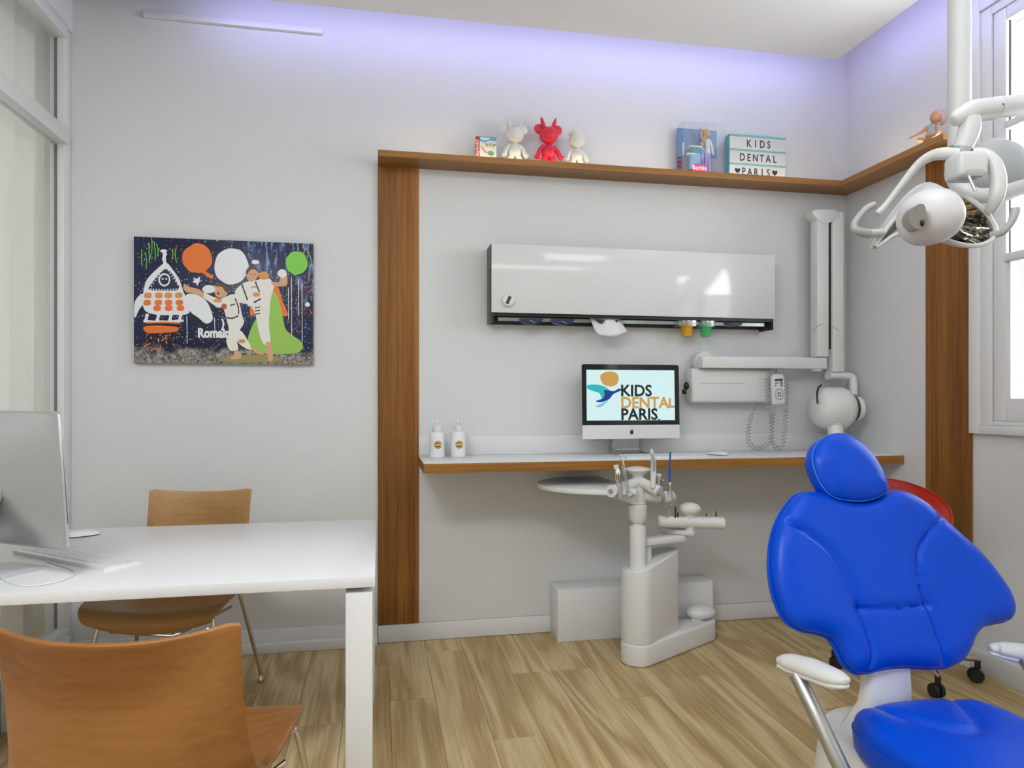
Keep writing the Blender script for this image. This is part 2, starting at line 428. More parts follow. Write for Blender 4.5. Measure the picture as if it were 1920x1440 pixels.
# curtain hanging behind the glass
def curtain():
    V = []; F = []; n = 270; zs = [0.06, 0.8, 1.6, 2.4, 3.28]
    for j, z in enumerate(zs):
        for i in range(n):
            y = 1.30+2.75*i/(n-1)
            a = 0.026+0.012*math.sin(3.1*y+1)
            V.append((XL-0.16+a*math.sin(y*36+1.6*math.sin(y*4.3)+0.25*j*math.sin(y*7))+0.008*math.sin(y*83+j), y, z))
    for j in range(len(zs)-1):
        for i in range(n-1): F.append((j*n+i, j*n+i+1, (j+1)*n+i+1, (j+1)*n+i))
    m = MB().add(V, F); return m
ct = curtain().build('curtain', 'curtain_cloth', angle=180)
sol = ct.modifiers.new('thickness', 'SOLIDIFY'); sol.thickness = 0.002
tag(ct, 'white pleated curtain hanging behind the glass partition on the left', 'curtain')
# baseboards
struct('baseboard_back', MB().box(-0.006, XR, D-0.012, D, 0.002, 0.092, 0.002), 'white_lacquer')
lb = struct('baseboard_left', MB().box(XL, -0.008, D-0.016, D, 0.0, 0.105, 0.004), 'white_lacquer')
MB().box(XL, -0.010, D-0.055, D-0.016, 0.0, 0.048, 0.004).build('cable_duct', 'white_lacquer', lb)
rb = struct('baseboard_right', MB().box(XR-0.016, XR, YF, 2.724, 0.0, 0.105, 0.004), 'white_lacquer')
MB().box(XR-0.016, XR, 2.726, D-0.014, 0.0, 0.090, 0.003).build('niche_baseboard', 'white_lacquer', rb)
# niche panels: white back panel between the wooden posts
struct('wall_panel_back', MB().box(0.200, XR-0.012, D-0.006, D, 0.094, 2.437), 'panel_paint')
struct('wall_panel_right', MB().box(XR-0.012, XR, 2.989, D-0.006, 0.094, 2.437), 'panel_paint')
# wooden posts
struct('trim_1', MB().box(-0.007, 0.199, D-0.016, D, 0.094, 2.437, 0.0012, 1), 'walnut_v')
struct('trim_2', MB().box(XR-0.018, XR, 2.724, 2.988, 0.094, 2.437, 0.0012, 1), 'walnut_vy')
# white strip along the top of the back wall
struct('trim_3', MB().box(-1.11, -0.281, D-0.022, D, 3.080, 3.108, 0.002), 'white_lacquer')

# window in the right wall
def window(name, y0, y1, z0, z1):
    w = struct(name, MB().box(XR-0.030, XR, y1+0.055, y1+0.112, z0-0.06, 3.06, 0.006)
               .box(XR-0.018, XR, y1, y1+0.055, z0-0.02, 3.0, 0.004)
               .box(XR-0.030, XR, y0-0.112, y0-0.055, z0-0.06, 3.06, 0.006).box(XR-0.018, XR, y0-0.055, y0, z0-0.02, 3.0, 0.004)
               .box(XR-0.030, XR, y0-0.055, y1+0.055, 3.0, 3.06, 0.006).box(XR-0.018, XR, y0, y1, z1, 3.0, 0.004)
               .box(XR-0.030, XR, y0-0.055, y1+0.055, z0-0.06, z0-0.02, 0.006).box(XR-0.017, XR, y0, y1, z0-0.02, z0, 0.004), 'white_lacquer')
    ym = (y0+y1)/2
    for a, b in ((y0, ym), (ym, y1)):
        s = MB().box(XR-0.012, XR+0.040, a+.003, a+0.068, z0, z1, 0.006).box(XR-0.012, XR+0.040, b-0.068, b-.003, z0, z1, 0.006)
        s.box(XR-0.011, XR+0.039, a+.068, b-.068, z0, z0+0.10, 0.004).box(XR-0.011, XR+0.039, a+.068, b-.068, z1-0.06, z1, 0.004).build('sash', 'white_lacquer', w)
        for z in (1.865, 2.44):
            bx('glazing_bar', XR-0.020, XR+0.035, a+0.062, b-0.062, z-0.018, z+0.018, 'white_lacquer', w, 0.006)
        bx('pane', XR+0.008, XR+0.013, a+0.066, b-0.066, z0+0.098, 1.85, 'frosted', w)
        bx('pane', XR+0.008, XR+0.013, a+0.066, b-0.066, 1.88, 2.425, 'pane_glass', w)
        bx('pane', XR+0.008, XR+0.013, a+0.066, b-0.066, 2.455, z1-0.058, 'pane_glass', w)
        for (p, q) in ((1.883, 2.422), (2.458, z1-0.06)):
            bx('glazing_seal', XR+0.004, XR+0.008, b-0.074, b-0.068, p, q, 'dark_grey', w)
    return w
window('window_2', *WIN[0]); window('window_3', *WIN[1])
# louvred shutter leaf folded back outside the near window
sh = thing('shutter', 'white panelled shutter leaf outside the right hand window', 'shutter', (XR+0.17, 2.9, 1.19))
XH = XR+0.16
for y in (2.62, 2.86, 3.12): bx('stile', XH, XH+0.03, y, y+0.05, 1.2, 2.96, 'white_lacquer', sh, 0.004)
for z in (1.2, 1.90, 2.44, 2.90):
    bx('rail', XH, XH+0.03, 2.67, 2.86, z, z+0.06, 'white_lacquer', sh, 0.004); bx('rail', XH, XH+0.03, 2.91, 3.12, z, z+0.06, 'white_lacquer', sh, 0.004)
for y0_, y1_ in ((2.67, 2.86), (2.91, 3.12)): bx('panel', XH+.008, XH+.02, y0_, y1_, 1.26, 2.90, 'mid_grey', sh)

# ================================================================== LEDGE AND WORKTOP
YS, ZST, ZSB = 3.432, 2.468, 2.4365
sh = thing('wall_ledge', 'long wooden ledge running round the niche above the wall cabinet', 'shelf', (1.2, D-0.05, ZSB))
XS = XR-(D-YS)
def xy(p, q, h): return (p, q, h)
MB().prism([(-0.007, YS), (XS, YS), (XR, D), (-0.007, D)], ZSB, ZST, xy, 0.0008, 1).build('back_board', 'walnut_x', sh)
MB().prism([(XS+0.0005, YS-0.0005), (XS, 2.724), (XR, 2.724), (XR, D-0.0005)], ZSB, ZST, xy, 0.0008, 1).build('side_board', 'walnut_y', sh)

ZW, YW = 0.955, 3.135
wt = thing('worktop', 'long white worktop with wooden front edge fixed in the niche', 'worktop', (1.4, 3.35, ZW-0.044))
XWR = XR-0.013
bx('top_board', 0.198, XWR, YW+0.004, D-0.007, ZW-0.010, ZW, 'white_lacquer', wt, 0.001)
bx('core_board', 0.200, XWR, YW+0.012, D-0.007, ZW-0.043, ZW-0.010, 'white_lacquer', wt)
bx('front_edge', 0.198, XWR, YW, YW+0.012, ZW-0.044, ZW-0.001, 'oak_edge', wt, 0.0008)
bx('side_edge', 0.197, 0.2, YW+0.012, D-0.017, ZW-0.044, ZW-0.001, 'walnut_y', wt)
struct('trim_4', MB().box(0.200, XWR, D-0.020, D-0.007, ZW+0.0005, ZW+0.098, 0.001), 'white_lacquer')

# ================================================================== CONFERENCE DESK
dk = thing('desk', 'white office desk with square metal legs in the left foreground', 'desk', (-0.7, 2.5, 0))
DX0, DX1, DY0, DY1, DZ = -1.40, -0.012, 2.02, 2.972, 0.74
bx('desk_top', DX0, DX1, DY0, DY1, DZ-0.032, DZ, 'white_lacquer', dk, 0.002)
for x in (DX1-0.083, DX0+0.01):
    bx('leg', x, x+0.076, DY0+0.006, DY0+0.082, 0.0, DZ-0.048, 'white_lacquer', dk, 0.002)
    bx('leg', x, x+0.076, DY1-0.082, DY1-0.006, 0.0, DZ-0.048, 'white_lacquer', dk, 0.002)
    bx('end_rail', x+0.004, x+0.072, DY0+0.082, DY1-0.082, DZ-0.090, DZ-0.050, 'white_lacquer', dk, 0.002)
    bx('spacer', x+0.012, x+0.066, DY0+0.055, DY1-0.055, DZ-0.048, DZ-0.032, 'grey_plastic', dk)
bx('long_rail', DX0+0.10, DX1-0.09, 2.30, 2.34, DZ-0.085, DZ-0.034, 'white_lacquer', dk, 0.002)

# ================================================================== PLYWOOD CHAIRS
def chair(name, label, woodm, loc, rz, ws=1.0, wseat=1.0):
    t = thing(name, label, 'chair', (0, 0, 0), 'plywood chairs at the desk', local=True)
    prof = [(.268, .392), (.288, .412), (.278, .446), (.22, .463), (.06, .448), (-.11, .436), (-.195, .452), (-.245, .52), (-.272, .62), (-.298, .735), (-.325, .832)]
    hw = [.195, .225, .248, .263, .272, .274, .262, .226, .212, .208, .212]
    up = [.02, .018, .012, .018, .045, .075, .085, .045, .0, .004, .020]
    fw = [-.05, -.035, -.03, -.02, 0, 0, .012, .035, .045, .05, .052]
    A = [Vector((a[0], a[1], 0)) for a in prof]
    B = [Vector((a, b, c)) for a, b, c in zip(hw, up, fw)]
    A2, _ = cr_open(A, [0]*len(A), 6); B2, _ = cr_open(B, [0]*len(B), 6)
    nx = 25; V = []; F = []
    for i, (a, b) in enumerate(zip(A2, B2)):
        for k in range(nx):
            w = -1+2*k/(nx-1); w2 = abs(w)**2.2
            # rounded upper corners
            drop = 0.0
            if i > len(A2)-4 and abs(w) > .93: drop = 0.006*(i-len(A2)+4)/3.0
            V.append((b.x*w*(ws if i > 44 else wseat+(ws-wseat)*max(0, (i-30)/14.0)), a.x+b.z*w2, a.y+b.y*w2-drop))
    for i in range(len(A2)-1):
        for k in range(nx-1): F.append((i*nx+k, i*nx+k+1, (i+1)*nx+k+1, (i+1)*nx+k))
    s = MB().add(V, F).build('shell', woodm, t, angle=180)
    so = s.modifiers.new('thickness', 'SOLIDIFY'); so.thickness = 0.011; so.offset = 0
    bv = s.modifiers.new('edge', 'BEVEL'); bv.width = 0.003; bv.segments = 2; bv.limit_method = 'ANGLE'; bv.angle_limit = R(60)
    for sx in (-1, 1):
        for sy in (-1, 1):
            top = (sx*.195, sy*.155+.02, .440)
            l = MB().tube([top, (sx*.208, sy*.17+.02, .40), (sx*.262, sy*.235, .07), (sx*.268, sy*.24, .02)], .0085, 10, smooth=4).build('leg', 'chrome', t)
            MB().lathe([(.006, 0), (.014, .002), (.015, .012), (.010, .022), (.008, .03)], (sx*.268, sy*.24, 0), 12).build('foot_glide', 'chrome', l)
    MB().tube([(-.18, .165, .37), (-.03, .03, .30), (.0, 0, .29), (.03, -.03, .30), (.18, -.125, .37)], .0055, 8, smooth=3).build('cross_rod', 'chrome', t)
    MB().tube([(.18, .165, .37), (.03, .03, .305), (.0, 0, .30), (-.03, -.03, .305), (-.18, -.125, .37)], .0055, 8, smooth=3).build('cross_rod', 'chrome', t)
    t.location = loc; t.rotation_euler = (0, 0, rz)
    return t
chair('plywood_chair', 'plywood shell chair with chrome legs behind the desk by the wall', 'ply_far', (-0.805, 2.985, 0), R(174), 1.03, 1.0)
chair('plywood_chair', 'plywood shell chair seen from behind in the left foreground', 'ply', (-0.422, 1.605, 0), R(-7), 1.0, 0.81)

# ================================================================== WALL CABINET AND WHAT HANGS IN IT
YC = D-0.15
cb = thing('wall_cabinet', 'long glossy white wall cabinet with dark sides above the computer', 'cabinet', (1.345, D-0.08, 1.64))
bx('body', 0.570, 2.120, YC+0.014, D-0.007, 1.700, 2.034, 'dark_grey', cb)
bx('front_panel', 0.558, 2.133, YC, YC+0.013, 1.687, 2.036, 'white_gloss', cb, 0.0015)
sl = bx('side_panel', 0.556, 0.570, YC+0.014, D-0.007, 1.640, 2.036, 'dark_grey', cb, 0.001)
bx('side_panel', 2.120, 2.132, YC+0.014, D-0.007, 1.628, 2.036, 'black_plastic', cb, 0.001)
MB().prism([(-.02+.011*math.cos(a), .068*(1 if math.sin(a) > 0 else -1)+.011*math.sin(a)) for a in [math.pi*2*k/20 for k in range(20)]], .5552, .5562, lambda p, q, h: (h, D-0.075+p, 1.83+q)).build('grip_slot', 'black_plastic', sl)
bx('bottom_rail', 0.570, 2.120, YC+0.014, YC+0.024, 1.672, 1.700, 'black_plastic', cb)
bx('dispenser_rail', 0.600, 2.100, YC+0.05, YC+0.056, 1.650, 1.699, 'tube_clear', cb)
bx('back_rail', 0.570, 2.120, D-0.017, D-0.008, 1.640, 1.700, 'dark_grey', cb)
mat('navy_clear', rgb(40, 58, 92), 0.2, alpha=0.85)
for u in (997, 1056):
    c = P(u, 596, Y=YC+0.03)
    d = MB().prism([(0.062*math.cos(a), -0.030*math.sin(a)) for a in [math.pi*k/16 for k in range(17)]], 0, 0.05, lambda p, q, h: (c.x+p, YC+0.03+h, 1.664+q), 0.002).build('dispenser', 'navy_clear', cb)
    MB().tube([(c.x-.012, YC+0.026, 1.652), (c.x+.018, YC+0.026, 1.642)], .0022, 6).build('dispenser_lip', 'grey_plastic', d)
c = P(1140, 596, Y=YC+0.03)
d = MB().prism([(0.060*math.cos(a), -0.026*math.sin(a)) for a in [math.pi*k/16 for k in range(17)]], 0, 0.05, lambda p, q, h: (c.x+p, YC+0.035+h, 1.666+q), 0.002).build('dispenser', 'navy_clear', cb)
MB().tube([(c.x-.03, YC+0.034, 1.656), (c.x, YC+0.034, 1.648), (c.x+.03, YC+0.034, 1.656)], .003, 6, smooth=4).build('dispenser_lip', 'grey_plastic', d)
c = P(1378, 602, Y=YC+0.03)
MB().prism([(0.050*math.cos(a), -0.020*math.sin(a)) for a in [math.pi*k/16 for k in range(17)]], 0, 0.05, lambda p, q, h: (c.x+p, YC+0.035+h, 1.666+q), 0.002).build('dispenser', 'navy_clear', cb)
# sheet of tissue pulled out of the cabinet
def tissue():
    a = [P(u, v, Y=YC+0.04) for u, v in ((1105, 594), (1118, 622), (1135, 631), (1158, 627), (1177, 620), (1160, 590))]
    n = 9; V = []; F = []
    L0, L1 = [P(1106, 592, Y=YC+.045), P(1112, 614, Y=YC+.035), P(1122, 627, Y=YC+.022)], [P(1160, 592, Y=YC+.045), P(1168, 607, Y=YC+.03), P(1177, 621, Y=YC+.015)]
    for j in range(7):
        t = j/6
        p = L0[0]*(1-t)**2+L0[1]*2*t*(1-t)+L0[2]*t*t; q = L1[0]*(1-t)**2+L1[1]*2*t*(1-t)+L1[2]*t*t
        for i in range(n):
            s = i/(n-1)
            V.append(p*(1-s)+q*s+Vector((0, 0.010*math.sin(s*7+t*2), -0.02*t*math.sin(math.pi*s))))
    for j in range(6):
        for i in range(n-1): F.append((j*n+i, j*n+i+1, (j+1)*n+i+1, (j+1)*n+i))
    return MB().add(V, F)
ts = tissue().build('paper_tissue', 'white_lacquer', angle=180)
ts.modifiers.new('thickness', 'SOLIDIFY').thickness = 0.0008
tag(ts, 'white paper tissue hanging out from under the wall cabinet', 'tissue')
mat('cup_yellow', rgb(226, 164, 28), 0.4); mat('cup_green', rgb(64, 186, 104), 0.4)
for u, col, cn in ((1288, 'cup_yellow', 'yellow'), (1323, 'cup_green', 'green')):
    c = P(u, 612, Y=YC+0.055)
    bx('cup_dispenser', c.x-.037-(.03 if cn == 'yellow' else .012), c.x+.038, YC+0.018, YC+0.095, 1.638, 1.684, 'tube_clear', cb, 0.003)
    k = MB().lathe([(.0, .0), (.025, .0), (.036, .078), (.0375, .080), (.034, .080), (.024, .004), (0, .004)], (c.x, YC+0.056, P(u, 631, Y=YC+0.05).z), 20).build('paper_cup', col)
    tag(k, cn+' paper cup sticking down from the wall cabinet dispenser', 'cup', 'cups under the wall cabinet')
# round timer stuck on the cabinet front
c = P(953, 563, Y=YC-0.01)
M90 = Matrix.Rotation(R(90), 3, 'X')
tm = thing('kitchen_timer', 'small round white timer with dark display on the cabinet front', 'timer', (c.x, YC-0.009, c.z-0.03))
MB().lathe([(.0, .0), (.029, .0), (.032, .004), (.032, .012), (.028, .018), (0, .018)], (c.x, YC-0.0005, c.z), 28, M=M90).build('dial', 'white_plastic', tm)
MB().box(-.008, .008, -.021, -.0175, -.021, .021, .001, 1, M=Matrix.Translation((c.x, YC, c.z)) @ Matrix.Rotation(R(24), 4, 'Y')).build('display', 'dark_grey', tm)

# ================================================================== COMPUTERS
mat('screen_cyan', rgb(10, 10, 10), 0.3, spec=0.2, emit=rgb(214, 243, 243), estr=0.52)
mat('scr_black', rgb(12, 12, 14), 0.4); mat('scr_gold', rgb(8, 8, 8), 0.4, spec=0.2, emit=rgb(206, 158, 84), estr=0.52)
mat('scr_teal', rgb(8, 8, 8), 0.4, spec=0.2, emit=rgb(46, 186, 190), estr=0.52); mat('scr_navy', rgb(8, 8, 8), 0.4, spec=0.2, emit=rgb(38, 60, 140), estr=0.52)
mat('scr_lilac', rgb(8, 8, 8), 0.4, spec=0.2, emit=rgb(120, 206, 214), estr=0.52)
def computer(label, loc, rz, tilt, show):
    t = thing('desktop_computer', label, 'computer', (0, 0, 0), 'desktop computers', local=True)
    w, z0, z1 = .270, .083, .475
    TM = Matrix.Translation((0, 0, .2)) @ Matrix.Rotation(tilt, 4, 'X') @ Matrix.Translation((0, 0, -.2))
    # housing: thin rim, smoothly bulged back
    def rr(hw, a, b, r, y):
        o = []
        for cx, cz, s in ((hw-r, b-r, 0), (-hw+r, b-r, 90), (-hw+r, a+r, 180), (hw-r, a+r, 270)):
            for k in range(7): an = R(s+15*k); o.append(TM @ Vector((cx+r*math.cos(an), y, cz+r*math.sin(an))))
        return o
    zc = (z0+z1)/2; hz = (z1-z0)/2
    hm = MB().rings([rr(w, z0, z1, .012, -.012), rr(w, z0, z1, .012, -.005)])
    n_ = 33; V = []; F = []
    for i in range(n_):
        for k in range(n_):
            a_, b_ = -1+2*i/(n_-1), -1+2*k/(n_-1)
            V.append(TM @ Vector((a_*(w-.003), -.0065+.042*(1-abs(a_)**2.4)**.9*(1-abs(b_)**2.4)**.9, zc+b_*(hz-.003))))
    for i in range(n_-1):
        for k in range(n_-1): F.append((i*n_+k, i*n_+k+1, (i+1)*n_+k+1, (i+1)*n_+k))
    hm.add(V, F).build('housing', 'aluminium', t, angle=50)
    MB().prism([(x, z) for x, z in ((-w+.001, z0+.073), (w-.001, z0+.073), (w-.001, z1-.012), (w-.005, z1-.003), (w-.012, z1-.001), (-w+.012, z1-.001), (-w+.005, z1-.003), (-w+.001, z1-.012))],
               0, .002, lambda p, q, h: TM @ Vector((p, -.0125-h, q))).build('glass_front', 'black_gloss', t)
    MB().prism([(-w+.001, z0+.001), (w-.001, z0+.001), (w-.001, z0+.072), (-w+.001, z0+.072)], 0, .0015, lambda p, q, h: TM @ Vector((p, -.0125-h, q))).build('chin', 'aluminium' if not show else 'white_plastic', t)
    sx0, sx1, sz0, sz1 = -.245, .243, z0+.097, z1-.030
    if show:
        sc = MB().prism([(sx0, sz0), (sx1, sz0), (sx1, sz1), (sx0, sz1)], 0, .0008, lambda p, q, h: TM @ Vector((p, -.0146-h, q))).build('screen', 'screen_cyan', t)
        yd = -.0158; W_, H_ = sx1-sx0, sz1-sz0
        def S(fx, fy): return TM @ Vector((sx0+fx*W_, yd, sz1-fy*H_))
        m = MB()
        m.text('KIDS', .083, S(.378, .515), X3, TM.to_3x3() @ Z3, 'scr_black', bold=.0022)
        m.text('DENTA', .083, S(.378, .755), X3, TM.to_3x3() @ Z3, 'scr_gold', bold=.0022, sx=.98)
        # the last letter runs into the bezel
        m.prism([(.928, .56), (.956, .56), (.956, .71), (1, .71), (1, .755), (.928, .755)], 0, .0002, lambda p, q, h: S(p, q)+Vector((0, -h, 0)), m='scr_gold')
        m.text('PARIS', .083, S(.378, .985), X3, TM.to_3x3() @ Z3, 'scr_black', bold=.0022)
        m.prism([(.80, .975), (.83, .975), (.83, .995), (.80, .995)], 0, .0002, lambda p, q, h: S(p, q)+Vector((0, -h, 0)), m='scr_black')
        # plain flying swoosh in the colours of the picture beside the words
        def blob(pts, mm, k=6, dy=0):
            c = cr_closed([Vector((a, b, 0)) for a, b in pts], k)
            m.prism([(p.x, p.y) for p in c][::-1], 0, .0002, lambda p, q, h: S(p, q)+Vector((0, -h-dy, 0)), m=mm)
        blob([(.0, .31), (.10, .29), (.20, .33), (.27, .44), (.22, .52), (.17, .56), (.14, .46), (.07, .42), (.0, .36)], 'scr_teal')
        blob([(.20, .40), (.30, .42), (.36, .37), (.39, .40), (.30, .48), (.25, .58), (.16, .64), (.10, .62), (.17, .57), (.20, .50)], 'scr_navy', dy=.0003)
        blob([(.16, .10), (.24, .035), (.33, .06), (.36, .16), (.34, .28), (.27, .33), (.19, .29), (.16, .20)], 'scr_gold', dy=.0003)
        blob([(.10, .72), (.17, .66), (.24, .60), (.20, .68), (.15, .74)], 'scr_lilac', dy=.0003)
        m.build('screen_print', None, sc, smooth=False)
        # maker's mark on the chin
        lg = MB(); cz = z0+.036
        ap = [(0, .0095), (.005, .011), (.0095, .008), (.0075, .003), (.0085, -.003), (.006, -.009), (.003, -.011), (0, -.0095), (-.003, -.011), (-.006, -.009), (-.0095, -.003), (-.0095, .005), (-.006, .0105)]
        ap = [(p.x, p.y) for p in cr_closed([Vector((a, b, 0)) for a, b in ap], 3)]
        lg.prism(ap, 0, .0004, lambda p, q, h: TM @ Vector((p, -.0142-h, cz+q-.002)))
        lf = [(.001+.0045*math.cos(a)*.6, .0135+.0045*math.sin(a)) for a in [2*math.pi*k/10 for k in range(10)]]
        lg.prism(lf, 0, .0004, lambda p, q, h: TM @ Vector((p, -.0142-h, cz+q))).build('chin_mark', 'scr_black', t, smooth=False)
    else:
        MB().prism([(sx0, sz0), (sx1, sz0), (sx1, sz1), (sx0, sz1)], 0, .0008, lambda p, q, h: TM @ Vector((p, -.0146-h, q))).build('screen', 'black_gloss', t)
    # bent aluminium stand
    st = MB(); prof = [(-.095, .0), (-.095, .006), (.075, .007), (.090, .012), (.095, .03), (.060, .20), (.035, .255), (.028, .25), (.052, .19), (.084, .03), (.080, .018), (.070, .0)]
    V = []; n = len(prof)
    for sx, ww in ((-1, 1), (1, 1)):
        for (y, z) in prof: V.append((sx*(.082 if z < .02 else .075), y, z))
    F = [tuple(range(n-1, -1, -1)), tuple(range(n, 2*n))]+[(i, (i+1) % n, n+(i+1) % n, n+i) for i in range(n)]
    st.add(V, F).build('stand', 'aluminium', t, smooth=False)
    t.location = loc; t.rotation_euler = (0, 0, rz)
    return t
computer('silver all in one computer with bright logo screen on the worktop', (1.303, 3.455, ZW), 0, R(-2), True)
e = P(117, 900, t=1.916)
cdir = Vector((-.847, .531, 0)); cen = Vector((e.x, e.y, 0))+cdir*.270
computer('silver all in one computer seen from behind on the desk', (cen.x, cen.y, DZ), R(147.9), R(-4), False)
# small black camera clipped behind the right edge of the screen
c = P(1287, 728, Y=3.452)
wc = thing('webcam', 'small black webcam at the right edge of the worktop screen', 'webcam', (c.x-.01, c.y, c.z-.03))
MB().ball((c.x, c.y, c.z+.012), .016, .014, .022, 14).build('camera_body', 'black_gloss', wc)
MB().box(c.x-.022, c.x-.002, c.y-.012, c.y+.012, c.z-.032, c.z-.005, .004).build('clip', 'black_plastic', wc)

def keyboard(label, A, B, C, z, group='keyboards'):
    """A, B rear corners, C front corner beside B"""
    A, B, C = Vector((A.x, A.y, z)), Vector((B.x, B.y, z)), Vector((C.x, C.y, z))
    ex = (B-A); Lx = ex.length; ex.normalize(); ey = Z3.cross(ex)
    if (C-B).dot(ey) < 0: ey = -ey
    Ly = .115
    t = thing('keyboard', label, 'keyboard', tuple((A+B)/2+ey*Ly/2), group)
    def f(p, q, h): return A+ex*p+ey*q+Z3*h
    m = MB()
    sec = [(0, .0), (0, .0115), (.02, .012), (Ly, .005), (Ly, .0)]
    V = [f(0, q, h) for q, h in sec]+[f(Lx, q, h) for q, h in sec]; n = 5
    m.add(V, [tuple(range(n)), tuple(range(2*n-1, n-1, -1))]+[(i, n+i, n+(i+1) % n, (i+1) % n) for i in range(n)]).build('case', 'white_plastic', t, smooth=False)
    k = MB(); nx = int(Lx/.0195)
    for r in range(5):
        for i in range(nx):
            p0 = .006+i*(Lx-.012)/nx; q0 = .022+r*.018
            za = .012-(q0-.02)/(Ly-.02)*.007
            V = [f(p0+a, q0+b, za-(b/(Ly-.02)*.007)+h) for h in (0, .0022) for a, b in ((0.001, 0.001), ((Lx-.012)/nx-.002, .001), ((Lx-.012)/nx-.002, .0155), (.001, .0155))]
            k.add(V, [(4, 5, 6, 7), (0, 1, 5, 4), (1, 2, 6, 5), (2, 3, 7, 6), (3, 0, 4, 7)])
    ks = k.build('keys', 'white_lacquer', t, smooth=False); ks['kind'] = 'stuff'
    return t
keyboard('white computer keyboard on the worktop below the bright screen', Vector((1.20, 3.345, 0)), Vector((1.64, 3.345, 0)), Vector((1.64, 3.23, 0)), ZW)
kA, kB, kC = P(25, 1030, Z=.756), P(195, 1062, Z=.756), P(260, 1043, Z=.746)
keyboard('white computer keyboard on the desk behind the silver computer', kA, kB, kC, DZ)
def mouse(label, c, rz, z):
    t = thing('computer_mouse', label, 'mouse', (c.x, c.y, z), 'computer mice', local=True)
    V = []; n = 20; rings = []
    for (f, h) in ((.90, 0.0), (.95, .0015), (1.0, .003)):
        rings.append([Vector((.029*f*math.cos(a)*(1-.1*math.sin(a)), .057*f*math.sin(a), h+.001*math.cos(math.pi*math.sin(a)*.5))) for a in [2*math.pi*k/n for k in range(n)]])
    for s in (.92, .78, .58, .34, .1):
        rings.append([Vector((.029*s*math.cos(a), .057*s*math.sin(a), .005+.016*math.sqrt(1-s*s)*(1.05-.25*s*math.sin(a)))) for a in [2*math.pi*k/n for k in range(n)]])
    MB().rings(rings[2:], caps=True).build('shell', 'white_plastic', t, angle=80)
    MB().rings(rings[:3]).build('underside', 'black_plastic', t)
    t.rotation_euler = (0, 0, rz)
    return t
mouse('white mouse on the worktop right of the keyboard', Vector((1.735, 3.33, 0)), R(35), ZW)
mc = P(155, 1000, Z=.75)
mouse('white mouse on the desk beside the silver computer', mc, R(-60), DZ)
# charging cable on the desk
ca = [P(0, 1083, Z=.743), P(30, 1096, Z=.743), P(70, 1097, Z=.743), P(115, 1088, Z=.743), P(140, 1076, Z=.743), P(132, 1066, Z=.743), P(100, 1056, Z=.743), P(88, 1050, Z=.743), P(104, 1044, Z=.748)]
cbl = MB().tube(ca, [.0020]*7+[.0024, .0034], 8, smooth=6).build('charging_cable', 'white_plastic')
tag(cbl, 'thin white cable looping from the desk keyboard towards the computer stand', 'cable')

# ================================================================== PUMP BOTTLES
mat('label_gold', rgb(214, 164, 40), 0.5); mat('bottle_white', (0.86, 0.86, 0.86, 1), 0.30)
for i, (u, w) in enumerate(((819.5, 'left'), (859, 'right'))):
    c = P(u, 840, Y=3.45); z = ZW
    b = thing('pump_bottle', ('white pump bottle with round gold label nearest the wooden post', 'white pump bottle with round gold label farther from the wooden post')[i], 'bottle', (c.x, c.y, z), 'soap bottles on the worktop')
    MB().lathe([(.0, 0), (.034, 0), (.0375, .004), (.0378, .118), (.034, .126), (.021, .131), (.021, .133), (0, .133)], c-Vector((0, 0, c.z-z)), 28).build('body', 'bottle_white', b)
    MB().lathe([(0, .133), (.0225, .133), (.0225, .158), (.019, .161), (0, .161)], c-Vector((0, 0, c.z-z)), 24).build('collar', 'white_plastic', b)
    MB().lathe([(0, .160), (.007, .160), (.007, .172), (.012, .174), (.012, .182), (.008, .186), (0, .186)], c-Vector((0, 0, c.z-z)), 16).tube([(c.x, c.y, z+.180), (c.x-.022, c.y-.012, z+.181), (c.x-.034, c.y-.018, z+.176)], [.006, .0052, .0042], 8).build('pump', 'white_plastic', b)
    m = MB(); r = .0383
    def onc(px, pz, rr=r): a = px/rr; return Vector((c.x+rr*math.sin(a+.05), c.y-rr*math.cos(a+.05), z+.066+pz))
    n = 28; V = [onc(0, 0)]; F = []
    for ring in (.5, 1.0):
        for k in range(n): V.append(onc(.0205*ring*math.cos(2*math.pi*k/n), .0205*ring*math.sin(2*math.pi*k/n)))
    for k in range(n): F.append((0, 1+k, 1+(k+1) % n)); F.append((1+k, 1+n+k, 1+n+(k+1) % n, 1+(k+1) % n))
    m.add(V, F, 'label_gold')
    for tx, pz, mm in (('KIDS', .004, 'scr_black'), ('DENTAL', -.0035, 'white_lacquer'), ('PARIS', -.0115, 'scr_black')):
        q = MB().text(tx, .0095, (0, 0, 0), X3, Y3, None, bold=.0003)
        m.add([onc(-.013+p[0], pz+p[1], r+.0004) for p in q.v], q.f, mm)
    m.build('label', None, b, smooth=False)

# ================================================================== X-RAY UNIT
xr = thing('xray_unit', 'wall mounted dental x-ray unit with folded arm in the niche corner', 'x-ray unit', (2.1, D-0.06, 1.23))
YX = D-0.10
def q(u, v, Y=None): return P(u, v, Y=YX if Y is None else Y)
# control box
a, b2 = q(1297, 690), q(1463, 755)
cbx = MB().box(a.x, b2.x, YX, D-0.007, b2.z, a.z, .018, 4).build('control_box', 'white_plastic', xr)
bx('box_seam', a.x+.04, b2.x-.22, YX-.0006, YX+.002, a.z-.084, a.z-.0825, 'mid_grey', cbx)
MB().ball((q(1423, 708).x, YX, q(1423, 708).z), .003).build('pilot_lamp', 'white_gloss', cbx)
